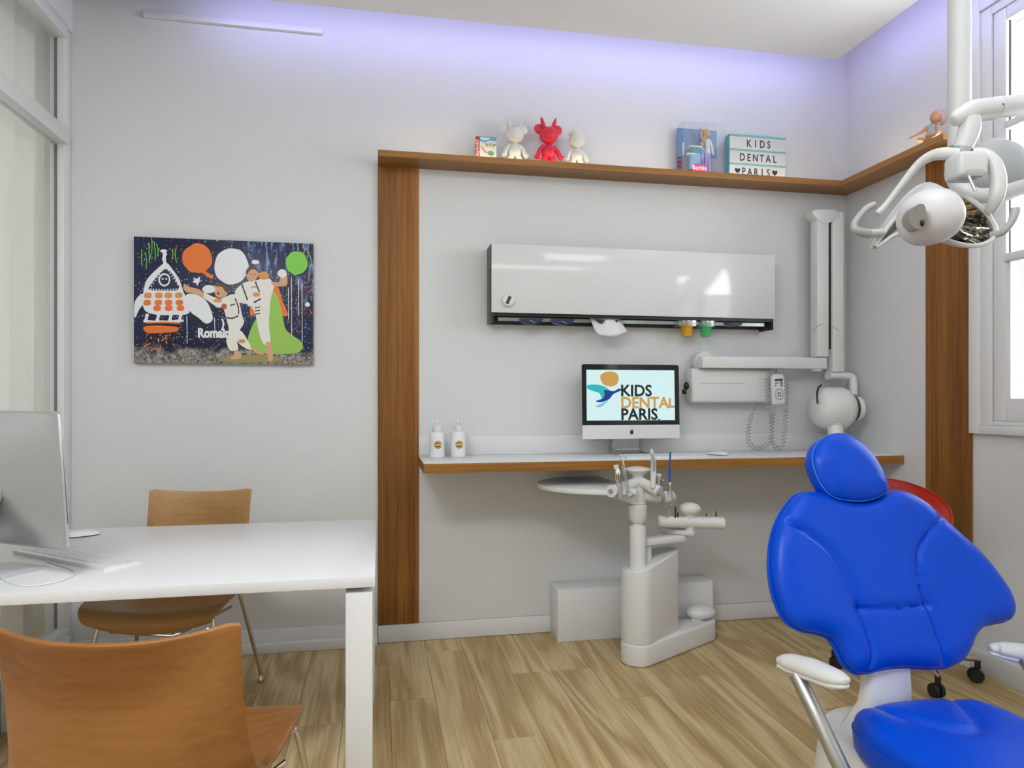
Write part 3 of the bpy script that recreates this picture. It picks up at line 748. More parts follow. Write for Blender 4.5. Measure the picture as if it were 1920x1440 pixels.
# horizontal arm
a, b2 = q(1315, 668, YX-.03), q(1548, 692, YX-.03)
MB().box(a.x, b2.x, YX-.045, YX+.02, b2.z, a.z, .005).build('extension_arm', 'white_plastic', xr)
MB().lathe([(0, 0), (.06, 0), (.06, .03), (0, .03)], (a.x+.05, D-0.04, a.z-.03), 20, M=M90).build('arm_pivot', 'white_plastic', xr)
c = q(1530, 694, YX-.015)
MB().lathe([(0, -.012), (.03, -.012), (.036, 0), (0, 0)], (c.x, YX-.012, b2.z), 20).build('arm_joint', 'white_plastic', xr)
# folded scissor arm: two parallel channels
a, b2 = q(1523, 400, YX), q(1545, 690, YX)
s1 = MB().box(a.x, b2.x, YX-.045, YX+.02, q(1523, 670).z, a.z, .006).build('scissor_arm', 'white_plastic', xr)
a3, b3 = q(1551.5, 400, YX), q(1573, 698, YX)
s2 = MB().box(a3.x, b3.x, YX-.045, YX+.02, b3.z, a3.z, .006).build('scissor_arm', 'white_plastic', xr)
bx('arm_slot', b2.x-.002, a3.x+.002, YX-.03, YX+.01, q(1545, 655).z, a.z-.03, 'black_plastic', xr)
# top hinge cover
tp = [(1523, 396), (1532, 393), (1565, 393), (1573, 397), (1572, 402), (1563, 414), (1553, 419), (1544, 419), (1533, 413), (1524, 402)]
tp = [q(u, v, YX-.046) for u, v in tp]
MB().prism([(p.x, p.z) for p in tp], YX-.050, YX+.018, lambda p, w, h: (p, h, w), .003).build('hinge_cover', 'white_plastic', xr)
for pts in (((1524, 622), (1530, 614), (1544, 606)), ((1551, 606), (1563, 613), (1573, 621))):
    MB().tube([q(u, v, YX-.045) for u, v in pts], .0014, 6, smooth=5).build('cover_seam', 'mid_grey', s1)
for u in (1545, 1549.5):
    c = q(u, 657, YX-.03); MB().ball((c.x, YX-.03, c.z), .0042).build('hinge_pin', 'chrome', s2)
# yoke and tube head
MB().tube([q(1552, 704, YX-.012), q(1585, 705, YX-.012), q(1597, 708, YX-.02), q(1600, 718, YX-.03), q(1600, 742, YX-.045)], [.030, .029, .028, .028, .028], 14, smooth=5, flat=.8).build('yoke', 'white_plastic', xr)
hc = q(1562, 766, YX-.10)
hd = MB()
MH = Matrix.Rotation(R(-8), 3, 'Z') @ Matrix.Rotation(R(90), 3, 'Y')
hd.lathe([(0, -.122), (.04, -.120), (.078, -.106), (.102, -.078), (.113, -.05), (.116, -.03), (.117, .045), (.112, .060), (.080, .098), (.066, .104), (0, .104)], hc, 32, M=MH).build('tube_head', 'white_plastic', xr)
MB().lathe([(0, .102), (.068, .102), (.070, .118), (0, .118)], hc, 32, M=MH).build('swivel_ring', 'dark_grey', xr)
MB().lathe([(0, .118), (.066, .118), (.064, .146), (.05, .160), (0, .162)], hc, 32, M=MH).build('swivel_cap', 'white_plastic', xr)
slot = [(1540, 722), (1534, 728), (1532, 742), (1533, 757)]
MB().tube([q(u, v, YX-.19+.0016*abs(v-752)) for u, v in slot], .0055, 8, smooth=5).build('level_slot', 'black_plastic', xr)
top = q(1564, 788, YX-.13); bot = q(1567, 812, YX-.15)
dn = (bot-top).normalized()
MB().tube([top-dn*.02, top+dn*.035], [.050, .048], 20).build('cone_collar', 'white_plastic', xr)
MB().tube([top+dn*.03, top+dn*.14], .040, 20).build('cone', 'white_plastic', xr)
# handset and coiled lead
hs_c = q(1458, 730, YX-.03)
TH = Matrix.Translation(hs_c) @ Matrix.Rotation(R(-3), 4, 'Y')
hs = MB().box(-.040, .040, -.014, .014, -.086, .086, .013, 4, M=TH).build('handset', 'white_plastic', xr)
def hbox(n, x0, x1, z0, z1, mm): MB().box(x0, x1, -.0155, -.0138, z0, z1, M=TH).build(n, mm, hs)
hbox('display', -.024, .024, .046, .058, 'dark_grey')
for k in range(2): hbox('label_line', -.024, .0, .036-.006*k, .039-.006*k, 'mid_grey')
mat('key_blue', rgb(70, 96, 150), 0.5)
for k in range(3): hbox('blue_key', .010, .022, .036-.010*k, .043-.010*k, 'key_blue')
hbox('small_key', -.024, -.016, .018, .026, 'mid_grey')
for rr_, n_ in ((.025, 16), (.009, 4)):
    for k in range(n_):
        an = 2*math.pi*(k+.5)/n_
        w_ = .0038 if n_ == 16 else .0045
        cxk, czk = rr_*math.cos(an)*.95, -.028+rr_*1.15*math.sin(an)
        hbox('round_key', cxk-w_, cxk+w_, czk-w_, czk+w_, 'grey_plastic' if n_ == 16 else 'mid_grey')
path = [(1414, 757), (1407, 785), (1403, 812), (1406, 832), (1420, 840), (1436, 835), (1446, 815), (1446, 785), (1440, 755), (1438, 725), (1440, 704), (1452, 695), (1466, 697), (1474, 712), (1475, 740), (1473, 770), (1472, 805), (1467, 832), (1458, 841), (1449, 828), (1447, 800), (1450, 772)]
pp = [P(u, v, Y=YX-.055+.0012*i) for i, (u, v) in enumerate(path)]
pc, _ = cr_open(pp, [0]*len(pp), 14)
acc = 0; hel = []
for i in range(len(pc)-1):
    d = pc[i+1]-pc[i]; L_ = d.length; T = d.normalized(); N1 = T.cross(Y3).normalized(); N2 = Y3
    st = max(2, int(L_/.0022))
    for j in range(st):
        s_ = acc+L_*j/st; an = 2*math.pi*s_/.0185
        hel.append(pc[i]+d*(j/st)+(N1*math.cos(an)+N2*math.sin(an))*.0125)
    acc += L_
MB().tube(hel+[q(1452, 760, YX-.03)], .0024, 5).build('coiled_lead', 'grey_plastic', xr)

# ================================================================== LOW WHITE BOX
m = MB().prism([(0.898, 3.425), (1.755, 3.425), (1.768, 3.438), (1.768, D-0.013), (0.898, D-0.013)], 0.0, 0.270, xy, 0.004)
lbx = m.build('junction_box', 'white_lacquer'); tag(lbx, 'low white boxed-in junction housing on the floor against the niche wall', 'box')

# ================================================================== DENTAL UNIT (CART)
du = thing('dental_unit', 'white dental delivery unit on a column standing under the worktop', 'dental unit', (1.3, 3.2, 0))
def stadium(a, b, r0, r1, n=12):
    a, b = Vector((a[0], a[1])), Vector((b[0], b[1])); d = (b-a).normalized(); an = math.atan2(d.y, d.x); o = []
    for k in range(n+1): t = an-math.pi/2+math.pi*k/n; o.append((b.x+r1*math.cos(t), b.y+r1*math.sin(t)))
    for k in range(n+1): t = an+math.pi/2+math.pi*k/n; o.append((a.x+r0*math.cos(t), a.y+r0*math.sin(t)))
    return o
A0, E0 = (1.205, 3.10), (1.385, 3.235)
MB().prism(stadium(A0, (1.655, 3.335), .080, .062), 0.0, 0.105, xy, .012, 3).build('foot', 'white_plastic', du)
b = MB().prism(stadium(A0, E0, .078, .080), 0.100, 0.462, xy, .010, 3)
b.v = [(x, y, z+(0.055*((x-1.13)/.3)-.02 if z > .4 else 0)) for x, y, z in b.v]
b.build('body', 'white_plastic', du)
c = P(1314, 1148, Y=3.33)
MB().ball((c.x, 3.33, c.z), .078, .055, .036, 24).build('foot_pedal', 'white_plastic', du)
MB().tube([(c.x-.03, 3.33, .09), (c.x-.01, 3.33, c.z)], .03, 14).build('pedal_post', 'white_plastic', du)
CX, CY = 1.203, 3.095
c0 = (CX, CY, 0)
MB().lathe([(0, .43), (.038, .43), (.0385, .640), (.036, .648), (.025, .650), (.025, .668), (0, .668)], c0, 28).build('column', 'white_plastic', du)
MB().lathe([(0, .665), (.032, .665), (.042, .69), (.044, .745), (.040, .750), (0, .75)], c0, 28).build('column_collar', 'white_plastic', du)
MB().lathe([(0, .75), (.040, .752), (.041, .79), (.038, .83), (.03, .838), (0, .838)], c0, 28).build('swivel_block', 'white_plastic', du)
hd = MB().lathe([(0, .83), (.036, .832), (.034, .86), (.024, .875), (.026, .885), (.052, .905), (.060, .912), (.058, .920), (.03, .926), (0, .926)], c0, 28).build('grip_head', 'white_plastic', du)
hz = .868
# holder arms
l0 = P(1148, 920, Y=3.0)
MB().tube([(CX, CY-.01, hz-.012), (l0.x+.05, 3.03, l0.z+.010), (l0.x, 3.0, l0.z)], [.024, .023, .024], 16).build('holder_arm', 'white_plastic', du)
MB().tube([(l0.x+.004, 3.001, l0.z), (l0.x-.012, 2.985, l0.z-.001)], .027, 18).build('arm_end', 'white_plastic', du)
dd = Vector((-.62, -.78, 0))
MB().tube([Vector((l0.x-.012, 2.985, l0.z-.001)), Vector((l0.x-.012, 2.985, l0.z-.001))+dd*.004], .011, 14).build('arm_screw', 'steel', du)
r0 = P(1236, 922, Y=2.99)
MB().tube([(CX, CY, hz-.004), (r0.x, 2.99, r0.z)], [.024, .026], 16).build('holder_arm', 'white_plastic', du)
MB().tube([(r0.x-.002, 2.993, r0.z), (r0.x+.006, 2.982, r0.z)], .018, 14).build('arm_end', 'grey_plastic', du)
r1 = P(1264, 932, Y=3.06)
MB().tube([(CX, CY, r1.z+.012), (r1.x-.06, 3.065, r1.z+.001)], .028, 16).tube([(r1.x-.062, 3.065, r1.z+.001), (r1.x-.01, 3.06, r1.z), (r1.x, 3.06, r1.z)], [.028, .028, .020], 16).build('holder_arm', 'white_plastic', du)
for u in (1240, 1258):
    c = P(u, 932, Y=3.06); MB().tube([(c.x-.008, 3.062, c.z), (c.x+.008, 3.062, c.z)], .0305, 18).build('holder_clip', 'grey_plastic', du)
# tray table with supporting arm
tz = .832
tb = [(1.13, 3.575)]
el = [(1.10+.335*math.cos(a), 3.29+.30*math.sin(a)) for a in [R(100)+R(168)*k/36 for k in range(37)]]
poly = el+[(1.16, 2.995), (1.175, 3.03), (1.16, 3.56)]
MB().prism([(x, min(y, 3.57)) for x, y in poly], tz-.022, tz, xy, .003).build('tray_table', 'white_plastic', du)
tw = MB()
rg = []
for x, hw_, z1_, z0_ in ((.98, .03, tz-.022, tz-.028), (1.08, .035, tz-.022, tz-.05), (1.165, .038, tz-.024, tz-.075), (1.21, .03, tz-.03, tz-.085)):
    rg.append([Vector((x, 3.10+s_*hw_, z_)) for s_, z_ in ((-1, z0_), (1, z0_), (1, z1_), (-1, z1_))])
tw.rings(rg).build('tray_arm', 'white_plastic', du, smooth=False)
# assistant's arm
MB().tube([(1.27, 3.155, .45), (1.27, 3.155, .545)], .026, 16).build('arm_post', 'white_plastic', du)
a, b2 = Vector((1.27, 3.155, .565)), P(1278, 1004, Y=3.19)
MB().prism(stadium((a.x, a.y), (b2.x, b2.y), .045, .030), .545, .580, xy, .008).build('lower_link', 'white_plastic', du)
p1, p2 = P(1245, 994, Y=3.25), P(1293, 992, Y=3.16)
MB().prism(stadium((p1.x, p1.y), (p2.x, p2.y), .028, .028), .580, .605, xy, .006).build('upper_link', 'white_plastic', du)
c = P(1293, 985, Y=3.16)
MB().tube([(c.x, 3.16, .60), (c.x, 3.15, c.z+.01), (c.x, 3.15, c.z+.08)], [.026, .022, .024], 14).build('bar_post', 'white_plastic', du)
bA, bB = P(1234, 977, Y=3.17), P(1356, 981, Y=3.13)
MB().tube([bA+(bA-bB).normalized()*.004, bA, bB, bB+(bB-bA).normalized()*.006], [.020, .029, .030, .022], 18).build('instrument_bar', 'white_plastic', du)
c = P(1293, 954, Y=3.15)
MB().ball((c.x, 3.15, c.z), .058, .045, .032, 22).tube([(c.x, 3.15, c.z-.055), (c.x, 3.15, c.z-.01)], [.020, .03], 14).build('bar_knob', 'white_plastic', du)
# instruments, each standing in its holder
def inst(name, label, cat, parts, loc): 
    t = thing(name, label, cat, tuple(loc), 'instruments in the dental unit holders')
    for n_, mb, mm in parts: mb.build(n_, mm, t)
    return t
def V3(u, v, Y): return P(u, v, Y=Y)
p = V3(1165, 928, 3.0)
inst('air_syringe', 'chrome three way syringe on the left of the dental unit head', 'syringe', [
    ('handle', MB().tube([V3(1162, 932, 3.0), V3(1161, 905, 3.0)], [.015, .016], 12), 'grey_plastic'),
    ('chrome_body', MB().tube([V3(1161, 906, 3.0), V3(1158, 890, 2.995), V3(1157, 878, 3.0)], [.012, .017, .010], 14, smooth=4), 'chrome'),
    ('cap', MB().tube([V3(1156, 879, 3.0), V3(1155, 872, 3.0)], .012, 14), 'white_plastic')], p)
inst('suction_handpiece', 'clear suction handpiece leaning beside the chrome syringe', 'handpiece', [
    ('tube_body', MB().tube([V3(1166, 860, 2.99), V3(1171, 890, 2.985), V3(1178, 922, 2.98)], [.006, .012, .009], 12, smooth=4), 'tube_clear'),
    ('valve', MB().ball(V3(1181, 928, 2.98), .018, .014, .014, 12), 'tube_clear'),
    ('nozzle', MB().tube([V3(1165, 862, 2.99), V3(1162, 850, 2.99)], [.005, .003], 8), 'tube_clear')], V3(1178, 925, 2.98))
inst('suction_tip', 'tall pale suction tip rising in front of the keyboard', 'suction tip', [
    ('stem', MB().tube([V3(1224, 914, 2.99), V3(1225, 885, 2.99), V3(1225, 862, 2.985), V3(1221, 842, 2.98)], [.012, .013, .012, .005], 14, smooth=5), 'white_plastic'),
    ('slotted_face', MB().tube([V3(1226, 884, 2.975), V3(1226, 868, 2.972), V3(1223, 850, 2.970)], [.003, .008, .004], 10, smooth=4), 'grey_plastic')], V3(1224, 914, 2.99))
inst('chrome_handpiece', 'short chrome handpiece in the right holder of the unit', 'handpiece', [
    ('chrome_body', MB().tube([V3(1238, 926, 3.04), V3(1236, 908, 3.04), V3(1236, 894, 3.04)], [.009, .013, .010], 12, smooth=3), 'chrome'),
    ('lever', MB().tube([V3(1242, 912, 3.03), V3(1243, 900, 3.02)], [.004, .006], 8), 'chrome'),
    ('cap', MB().tube([V3(1235, 893, 3.04), V3(1235, 888, 3.04)], .012, 12), 'white_plastic')], V3(1238, 926, 3.04))
mat('saliva_blue', rgb(20, 92, 190), 0.35)
inst('saliva_ejector', 'thin bright blue saliva ejector standing at the right holder', 'saliva ejector', [
    ('blue_tube', MB().tube([V3(1256, 906, 3.03), V3(1255, 885, 3.03), V3(1256, 862, 3.03), V3(1257, 848, 3.03)], .0046, 8, smooth=4), 'saliva_blue'),
    ('white_tip', MB().tube([V3(1256, 910, 3.03), V3(1256, 904, 3.03)], .0065, 8), 'white_plastic'),
    ('holder', MB().tube([V3(1256, 930, 3.028), V3(1256, 908, 3.03)], [.012, .007], 10), 'tube_clear')], V3(1256, 930, 3.03))
for i, (u, v0, v1, mm, nm, lb) in enumerate(((1248, 968, 946, 'steel', 'dental_probe', 'pair of thin steel probes on the instrument bar'), (1266, 969, 950, 'black_plastic', 'dental_handpiece', 'dark fork tipped handpiece on the instrument bar'), (1324, 973, 963, 'steel', 'dental_handpiece', 'short silver handpiece right of the bar knob'), (1342, 974, 958, 'steel', 'dental_handpiece', 'taller pointed handpiece near the right end of the bar'))):
    a, b2 = V3(u, v0+3, 3.145), V3(u+1, v1, 3.145)
    if i == 0:
        pr = [('probe', MB().tube([a, b2], .0025, 6), mm), ('probe', MB().tube([a+Vector((.012, 0, 0)), b2+Vector((.022, 0, .0)), b2+Vector((.034, 0, .002))], .0022, 6), mm)]
    elif i == 1:
        pr = [('tip', MB().tube([a, a*.35+b2*.65, b2], [.0045, .004, .003], 8), mm), ('tip', MB().tube([a+Vector((.013, 0, 0)), a*.5+b2*.5+Vector((.013, 0, 0))], .004, 8), mm)]
    else:
        pr = [('body', MB().tube([a, a*.5+b2*.5], [.009, .007], 10), mm), ('tip', MB().tube([a*.5+b2*.5, b2], [.004, .0015], 8), 'black_plastic')]
    inst(nm, lb, 'instrument', pr, a)

# ================================================================== RED STOOL
st = thing('stool', 'red round stool on black castors behind the blue dental chair', 'stool', (2.31, 2.70, 0))
sc_ = P(1664, 957, t=3.03)
MR = Matrix.Rotation(R(-10.9-14), 3, 'Z') @ Matrix.Rotation(R(24), 3, 'X')
MB().lathe([(0, -.045), (.16, -.045), (.215, -.030), (.242, -.008), (.248, .006), (.243, .020), (.225, .030), (.12, .026), (0, .022)], sc_, 48, M=MR).build('seat', 'red_leather', st)
MB().lathe([(.232, .0285), (.236, .0315), (.240, .0285), (.236, .024), (.232, .0285)], sc_, 48, M=MR, caps=False).build('seat_piping', 'red_leather', st)
bc = Vector((2.31, 2.70, 0))
MB().tube([bc+Vector((0, 0, .09)), bc+Vector((0, 0, .40)), sc_-Vector((0, 0, .04))], [.028, .022, .022], 16).build('gas_column', 'chrome', st)
for k, (tx, ty) in enumerate(((2.289, 2.495), (2.585, 2.60), (2.07, 2.84), (2.50, 2.92), (2.26, 2.96))):
    tp_ = Vector((tx, ty, .085)); d = (tp_-bc); d.z = 0; d.normalize()
    MB().tube([bc+Vector((0, 0, .115)), tp_+Vector((0, 0, .02)), tp_+d*.02+Vector((0, 0, .012))], [.020, .014, .012], 10).build('base_leg', 'chrome', st)
    cs = MB()
    sd = Vector((-d.y, d.x, 0))
    cs.tube([tp_+d*.008+Vector((0, 0, .018)), tp_+d*.008-Vector((0, 0, .025))], .012, 10)
    w_ = cs.build('castor_stem', 'rubber', st)
    for s_ in (-1, 1):
        cc = Vector((tx, ty, .030))
        MB().tube([cc+sd*s_*.005, cc+sd*s_*.022], [.030, .027], 18).build('castor_wheel', 'rubber', st)

# ================================================================== BLUE DENTAL CHAIR
def cushion(outline, center, n, H, wid, side, seams=(), gd=.010, gw=.010, dome=0.0, nk=7, M_=40):
    n = Vector(n).normalized()
    B_ = cr_closed(outline, nk); bo = np.array([list(p) for p in B_]); c = np.array(list(center)); nn = np.array(list(n))
    N_ = len(bo)
    rs = 1-(1-np.linspace(0, 1, M_))**1.5
    seg = [np.array([list(p) for p in cr_open([Vector(x) for x in s], [0]*len(s), 8)[0]]) for s in seams]
    V = []; bo2 = np.roll(bo, -1, axis=0); bd = bo2-bo; bl = (bd**2).sum(1)
    for r in rs:
        ring = c+r*(bo-c)
        for p in ring:
            t = np.clip(((p-bo)*bd).sum(1)/bl, 0, 1); d = np.sqrt((((bo+bd*t[:, None])-p)**2).sum(1).min())
            x = 1-min(d/wid, 1); h = H*math.sqrt(max(0, 1-x*x))+dome*(1-r*r)
            for sg in seg:
                sd_ = np.diff(sg, axis=0); sl_ = (sd_**2).sum(1)+1e-12; q_ = sg[:-1]
                tt = np.clip(((p-q_)*sd_).sum(1)/sl_, 0, 1); ds = np.sqrt((((q_+sd_*tt[:, None])-p)**2).sum(1).min())
                h -= gd*math.exp(-(ds/gw)**2)*min(1, d/.02+.3)+gd*.6*math.exp(-(ds/(gw*3.2))**2)*min(1, d/.02)
            V.append(Vector(p)+n*h)
    F = []
    for j in range(M_-1):
        for k in range(N_):
            k2 = (k+1) % N_
            if j == 0: F.append((k+N_, k2+N_, 0)) if False else F.append((N_+k, N_+k2, k2, k))
            else: F.append((j*N_+k, (j+1)*N_+k, (j+1)*N_+k2, j*N_+k2)[::-1])
    base = (M_-1)*N_
    for j, (ins, dep) in enumerate(((1.006, -.25*side), (1.0, -.7*side), (.97, -.95*side), (.90, -side))):
        for p in bo: V.append(Vector(c+ins*(p-c))+n*dep)
        for k in range(N_):
            k2 = (k+1) % N_; a_ = base+j*N_
            F.append((a_+k, a_+k2, a_+N_+k2, a_+N_+k))
    last = base+4*N_
    F.append(tuple(last+k for k in range(N_)))
    return MB().add(V, F), bo
XCH = 1.39
dc = thing('dental_chair', 'bright blue padded dental chair with white arms in the right foreground', 'dental chair', (XCH, 1.5, 0))
B0, T0 = P(1700, 1255, X=XCH), P(1590, 815, X=XCH)
Lv = (T0-B0).normalized(); Nv = X3.cross(Lv).normalized()
if Nv.y > 0: Nv = -Nv
def bp(u, v, off=0.0): return PP(u, v, B0+Nv*off, Nv)
ob = [(1500, 926), (1540, 923), (1566, 933), (1600, 941), (1638, 937), (1662, 922), (1692, 921), (1730, 940), (1765, 971), (1800, 1002), (1840, 1040), (1872, 1080), (1892, 1112), (1900, 1142), (1892, 1162), (1868, 1168), (1845, 1175), (1829, 1190), (1818, 1215), (1804, 1238), (1778, 1251), (1740, 1253), (1700, 1250), (1660, 1254), (1630, 1261), (1606, 1261), (1586, 1244), (1573, 1217), (1558, 1197), (1533, 1187), (1504, 1181), (1478, 1164), (1460, 1130), (1449, 1085), (1448, 1035), (1456, 990), (1474, 952)]
s_l = [(1463, 978), (1500, 1000), (1543, 1034), (1573, 1082), (1591, 1125), (1600, 1146), (1615, 1190), (1624, 1225), (1622, 1258)]
s_r = [(1760, 972), (1732, 998), (1712, 1028), (1707, 1066), (1713, 1105), (1726, 1136), (1741, 1180), (1756, 1222), (1766, 1252)]
s_c = [(1600, 1142), (1640, 1143), (1680, 1141), (1726, 1134)]
mb, bo = cushion([bp(u, v) for u, v in ob], bp(1672, 1085), Nv, .034, .055, .040, [[bp(u, v) for u, v in s] for s in (s_l, s_r, s_c)], gd=.008, gw=.0055)
back = mb.build('backrest', 'blue_leather', dc, angle=75)
mat('stitch_blue', rgb(60, 130, 232), 0.5)
# stitched welt round the edge
wl_ = [bp(u, v, .004) for u, v in ob]
wl_c = cr_closed(wl_, 7); cc_ = bp(1672, 1085)
MB().tube([cc_+(p-cc_)*1.004-Nv*.012 for p in wl_c]+[cc_+(wl_c[0]-cc_)*1.004-Nv*.012], .0035, 6, caps=False).build('edge_piping', 'blue_leather', back)
# white shell behind the cushion
sh_o = [bp(u, v, -.042) for u, v in ob]; cs_ = bp(1672, 1085, -.042)
shl, _ = cushion([cs_+(p-cs_)*.93 for p in sh_o], cs_, -Nv, .03, .08, .0, M_=14)
shl.build('back_shell', 'white_plastic', dc, angle=75)
# headrest, in front of the top of the back
oh = [(1519, 858), (1528, 833), (1550, 817), (1577, 814), (1607, 826), (1632, 851), (1651, 881), (1661, 906), (1661, 921), (1648, 932), (1624, 940), (1594, 941), (1560, 934), (1538, 914), (1524, 885)]
mb, _ = cushion([bp(u, v, .022) for u, v in oh], bp(1590, 880, .022), Nv, .040, .075, .035, nk=9, M_=28)
hr = mb.build('headrest', 'blue_leather', dc, angle=75)
oc = cr_closed([bp(u, v, .022) for u, v in oh], 9); ch = bp(1590, 880, .022)
MB().tube([ch+(p-ch)*.985+Nv*.008 for p in oc]+[ch+(oc[0]-ch)*.985+Nv*.008], .0016, 6, caps=False).build('stitching', 'stitch_blue', hr)
hb = bp(1590, 900, -.03)
MB().box(-.035, .035, -.01, .01, -.12, .12, .004, M=Matrix.Translation(hb) @ Matrix.Rotation(-math.atan2(Lv.y, Lv.z), 4, 'X')).build('headrest_bar', 'steel', dc)
# seat
ZSE = .45
so_ = [(-.115, 1.617), (-.165, 1.600), (-.205, 1.555), (-.222, 1.48), (-.218, 1.38), (-.222, 1.25), (-.245, 1.10), (-.255, .95), (-.235, .83), (-.15, .77), (0, .755), (.15, .77), (.235, .83), (.255, .95), (.245, 1.10), (.222, 1.25), (.218, 1.38), (.222, 1.48), (.205, 1.555), (.165, 1.600), (.115, 1.617), (0, 1.622)]
def sp(x, y): return Vector((XCH+x, y, ZSE-.035))
ssl = [sp(-.125, 1.63), sp(-.10, 1.52), sp(-.045, 1.43), sp(0, 1.415), sp(.045, 1.43), sp(.10, 1.52), sp(.125, 1.63)]
mb, _ = cushion([sp(x, y) for x, y in so_], sp(0, 1.2), Z3, .042, .065, .075, [ssl], gd=.011, gw=.009, nk=8, M_=40)
seat = mb.build('seat', 'blue_leather', dc, angle=75)
sc2 = cr_closed([sp(x, y) for x, y in so_], 8); s0 = sp(0, 1.2)
MB().tube([s0+(p-s0)*1.004-Z3*.008 for p in sc2]+[s0+(sc2[0]-s0)*1.004-Z3*.008], .003, 6, caps=False).build('edge_piping', 'blue_leather', seat)
MB().prism([(XCH+x*.86, 1.2+(y-1.2)*.9) for x, y in so_], .335, .375, xy, .008).build('seat_pan', 'white_plastic', dc)
# support column and base
rgs = []
for y_, z_, hw_, dp in ((1.665, .60, .062, .022), (1.650, .50, .064, .025), (1.655, .42, .070, .03), (1.68, .34, .09, .05), (1.66, .24, .12, .10)):
    rgs.append([Vector((XCH-.035+hw_*sx*f1, y_+dp*sy*f2, z_)) for sx, sy, f1, f2 in ((-1, -1, 1, .6), (-1, -1, .85, 1), (1, -1, .85, 1), (1, -1, 1, .6), (1, 1, 1, .6), (1, 1, .85, 1), (-1, 1, .85, 1), (-1, 1, 1, .6))])
MB().rings(rgs).build('back_support', 'white_plastic', dc, angle=60)
bs = stadium((XCH-.02, 1.64), (XCH-.01, 1.20), .215, .19, 16)
b = MB().prism(bs, .02, .33, xy, .03, 4)
b.v = [(XCH-.015+(x-XCH+.015)*(1-.25*max(0, z-.05)/.3), y, z) for x, y, z in b.v]
b.build('lift_housing', 'white_plastic', dc)
MB().prism(stadium((XCH-.02, 1.70), (XCH, .95), .26, .24, 16), 0, .035, xy, .012).build('base_plate', 'grey_plastic', dc)
# arms
for k, (pts, post) in enumerate((([P(1458, 1238, t=1.80), P(1478, 1240, t=1.78), P(1520, 1253, t=1.71), P(1565, 1271, t=1.63), P(1586, 1277, t=1.59)], [P(1494, 1266, t=1.73), P(1535, 1350, t=1.66), P(1583, 1450, t=1.60), P(1620, 1500, t=1.60)]),
                                 ([P(1856, 1215, t=1.86), P(1880, 1217, t=1.85), P(1930, 1226, t=1.80), P(1985, 1238, t=1.72), P(2010, 1243, t=1.68)], [P(1925, 1238, t=1.79), P(1950, 1290, t=1.74), P(1950, 1380, t=1.70), P(1930, 1440, t=1.68)]))):
    m = MB().tube(pts, [.012, .030, .036, .030, .012], 18, smooth=6, flat=.62)
    pad = m.build('armrest', 'warm_plastic', dc, angle=70)
    MB().tube([p-Z3*.013 for p in pts], [.010, .026, .032, .027, .010], 18, smooth=6, flat=.45).build('armrest_base', 'white_plastic', pad, angle=70)
    MB().tube(post, .019, 18, smooth=5).build('arm_post', 'brushed_steel', dc)

# ================================================================== CEILING OPERATING LAMP
ol = thing('operating_lamp', 'white dental operating lamp on a ceiling pole at the upper right', 'operating lamp', (P(1799, 0, t=2.05).x, P(1799, 0, t=2.05).y, ZC))
pc_ = P(1799, 0, t=2.05)
MB().lathe([(0, 2.00), (.031, 2.00), (.031, ZC-.03), (0, ZC-.03)], (pc_.x, pc_.y, 0), 28).build('pole', 'lamp_plastic', ol)
MB().lathe([(0, ZC-.05), (.05, ZC-.05), (.085, ZC-.012), (.09, ZC), (0, ZC)], (pc_.x, pc_.y, 0), 28).build('ceiling_rose', 'lamp_plastic', ol)
def LP(u, v, t): return P(u, v, t=t)
# lower arm leaving the pole to the right, with the round joint cover
MB().tube([LP(1786, 322, 2.02), LP(1797, 347, 1.98), LP(1828, 366, 1.95), LP(1870, 364, 1.95), LP(1925, 349, 1.97), LP(2010, 330, 2.0)], [.022, .022, .021, .021, .022, .024], 18, smooth=5).build('lower_arm', 'lamp_plastic', ol)
dcen = LP(1873, 318, 2.10)
MD = Matrix(((RT.x, FW.x, 0), (RT.y, FW.y, 0), (0, 0, 1))) @ Matrix.Rotation(R(90-8), 3, 'X')
MB().lathe([(0, .05), (.045, .047), (.080, .032), (.098, .008), (.098, -.01), (0, -.01)], dcen, 40, M=MD).build('joint_cover', 'lamp_grey', ol)
# upper arm, elbow and neck
MB().tube([LP(1786, 227, 1.72), LP(1800, 219, 1.72), LP(1825, 208, 1.73), LP(1862, 204, 1.75)], [.014, .022, .027, .027], 18, smooth=5).build('elbow', 'lamp_plastic', ol, angle=60)
ua = MB().tube([LP(1857, 202, 1.75), LP(1866, 201, 1.75), LP(1925, 197, 1.80), LP(2020, 192, 1.9)], [.016, .026, .0275, .028], 18).build('upper_arm', 'lamp_plastic', ol)
c = LP(1881, 195.5, 1.725); MB().ball(c, .0025).build('arm_screw', 'black_plastic', ua)
MB().tube([LP(1817, 222, 1.72), LP(1818, 240, 1.72), LP(1811, 262, 1.72), LP(1804, 280, 1.72)], [.024, .0255, .024, .021], 20, smooth=5).build('neck', 'lamp_plastic', ol)
MB().tube([LP(1806, 276, 1.72), LP(1803, 292, 1.72)], [.0215, .020], 20).build('neck_collar', 'lamp_grey', ol)
# hub with sensor pin
hcn = LP(1811, 313, 1.69)
TLr = Matrix(((RT.x, FW.x, 0, hcn.x), (RT.y, FW.y, 0, hcn.y), (0, 0, 1, hcn.z), (0, 0, 0, 1)))
MB().box(-.036, .036, -.035, .035, -.032, .030, .012, 3, M=TLr).build('hub', 'lamp_plastic', ol)
MB().box(-.022, .022, -.040, .0, -.036, -.016, .006, 2, M=TLr).build('hub_underside', 'lamp_grey', ol)
MB().tube([LP(1816, 330, 1.64), LP(1829, 358, 1.63)], .0036, 10).build('sensor_pin', 'steel', ol)
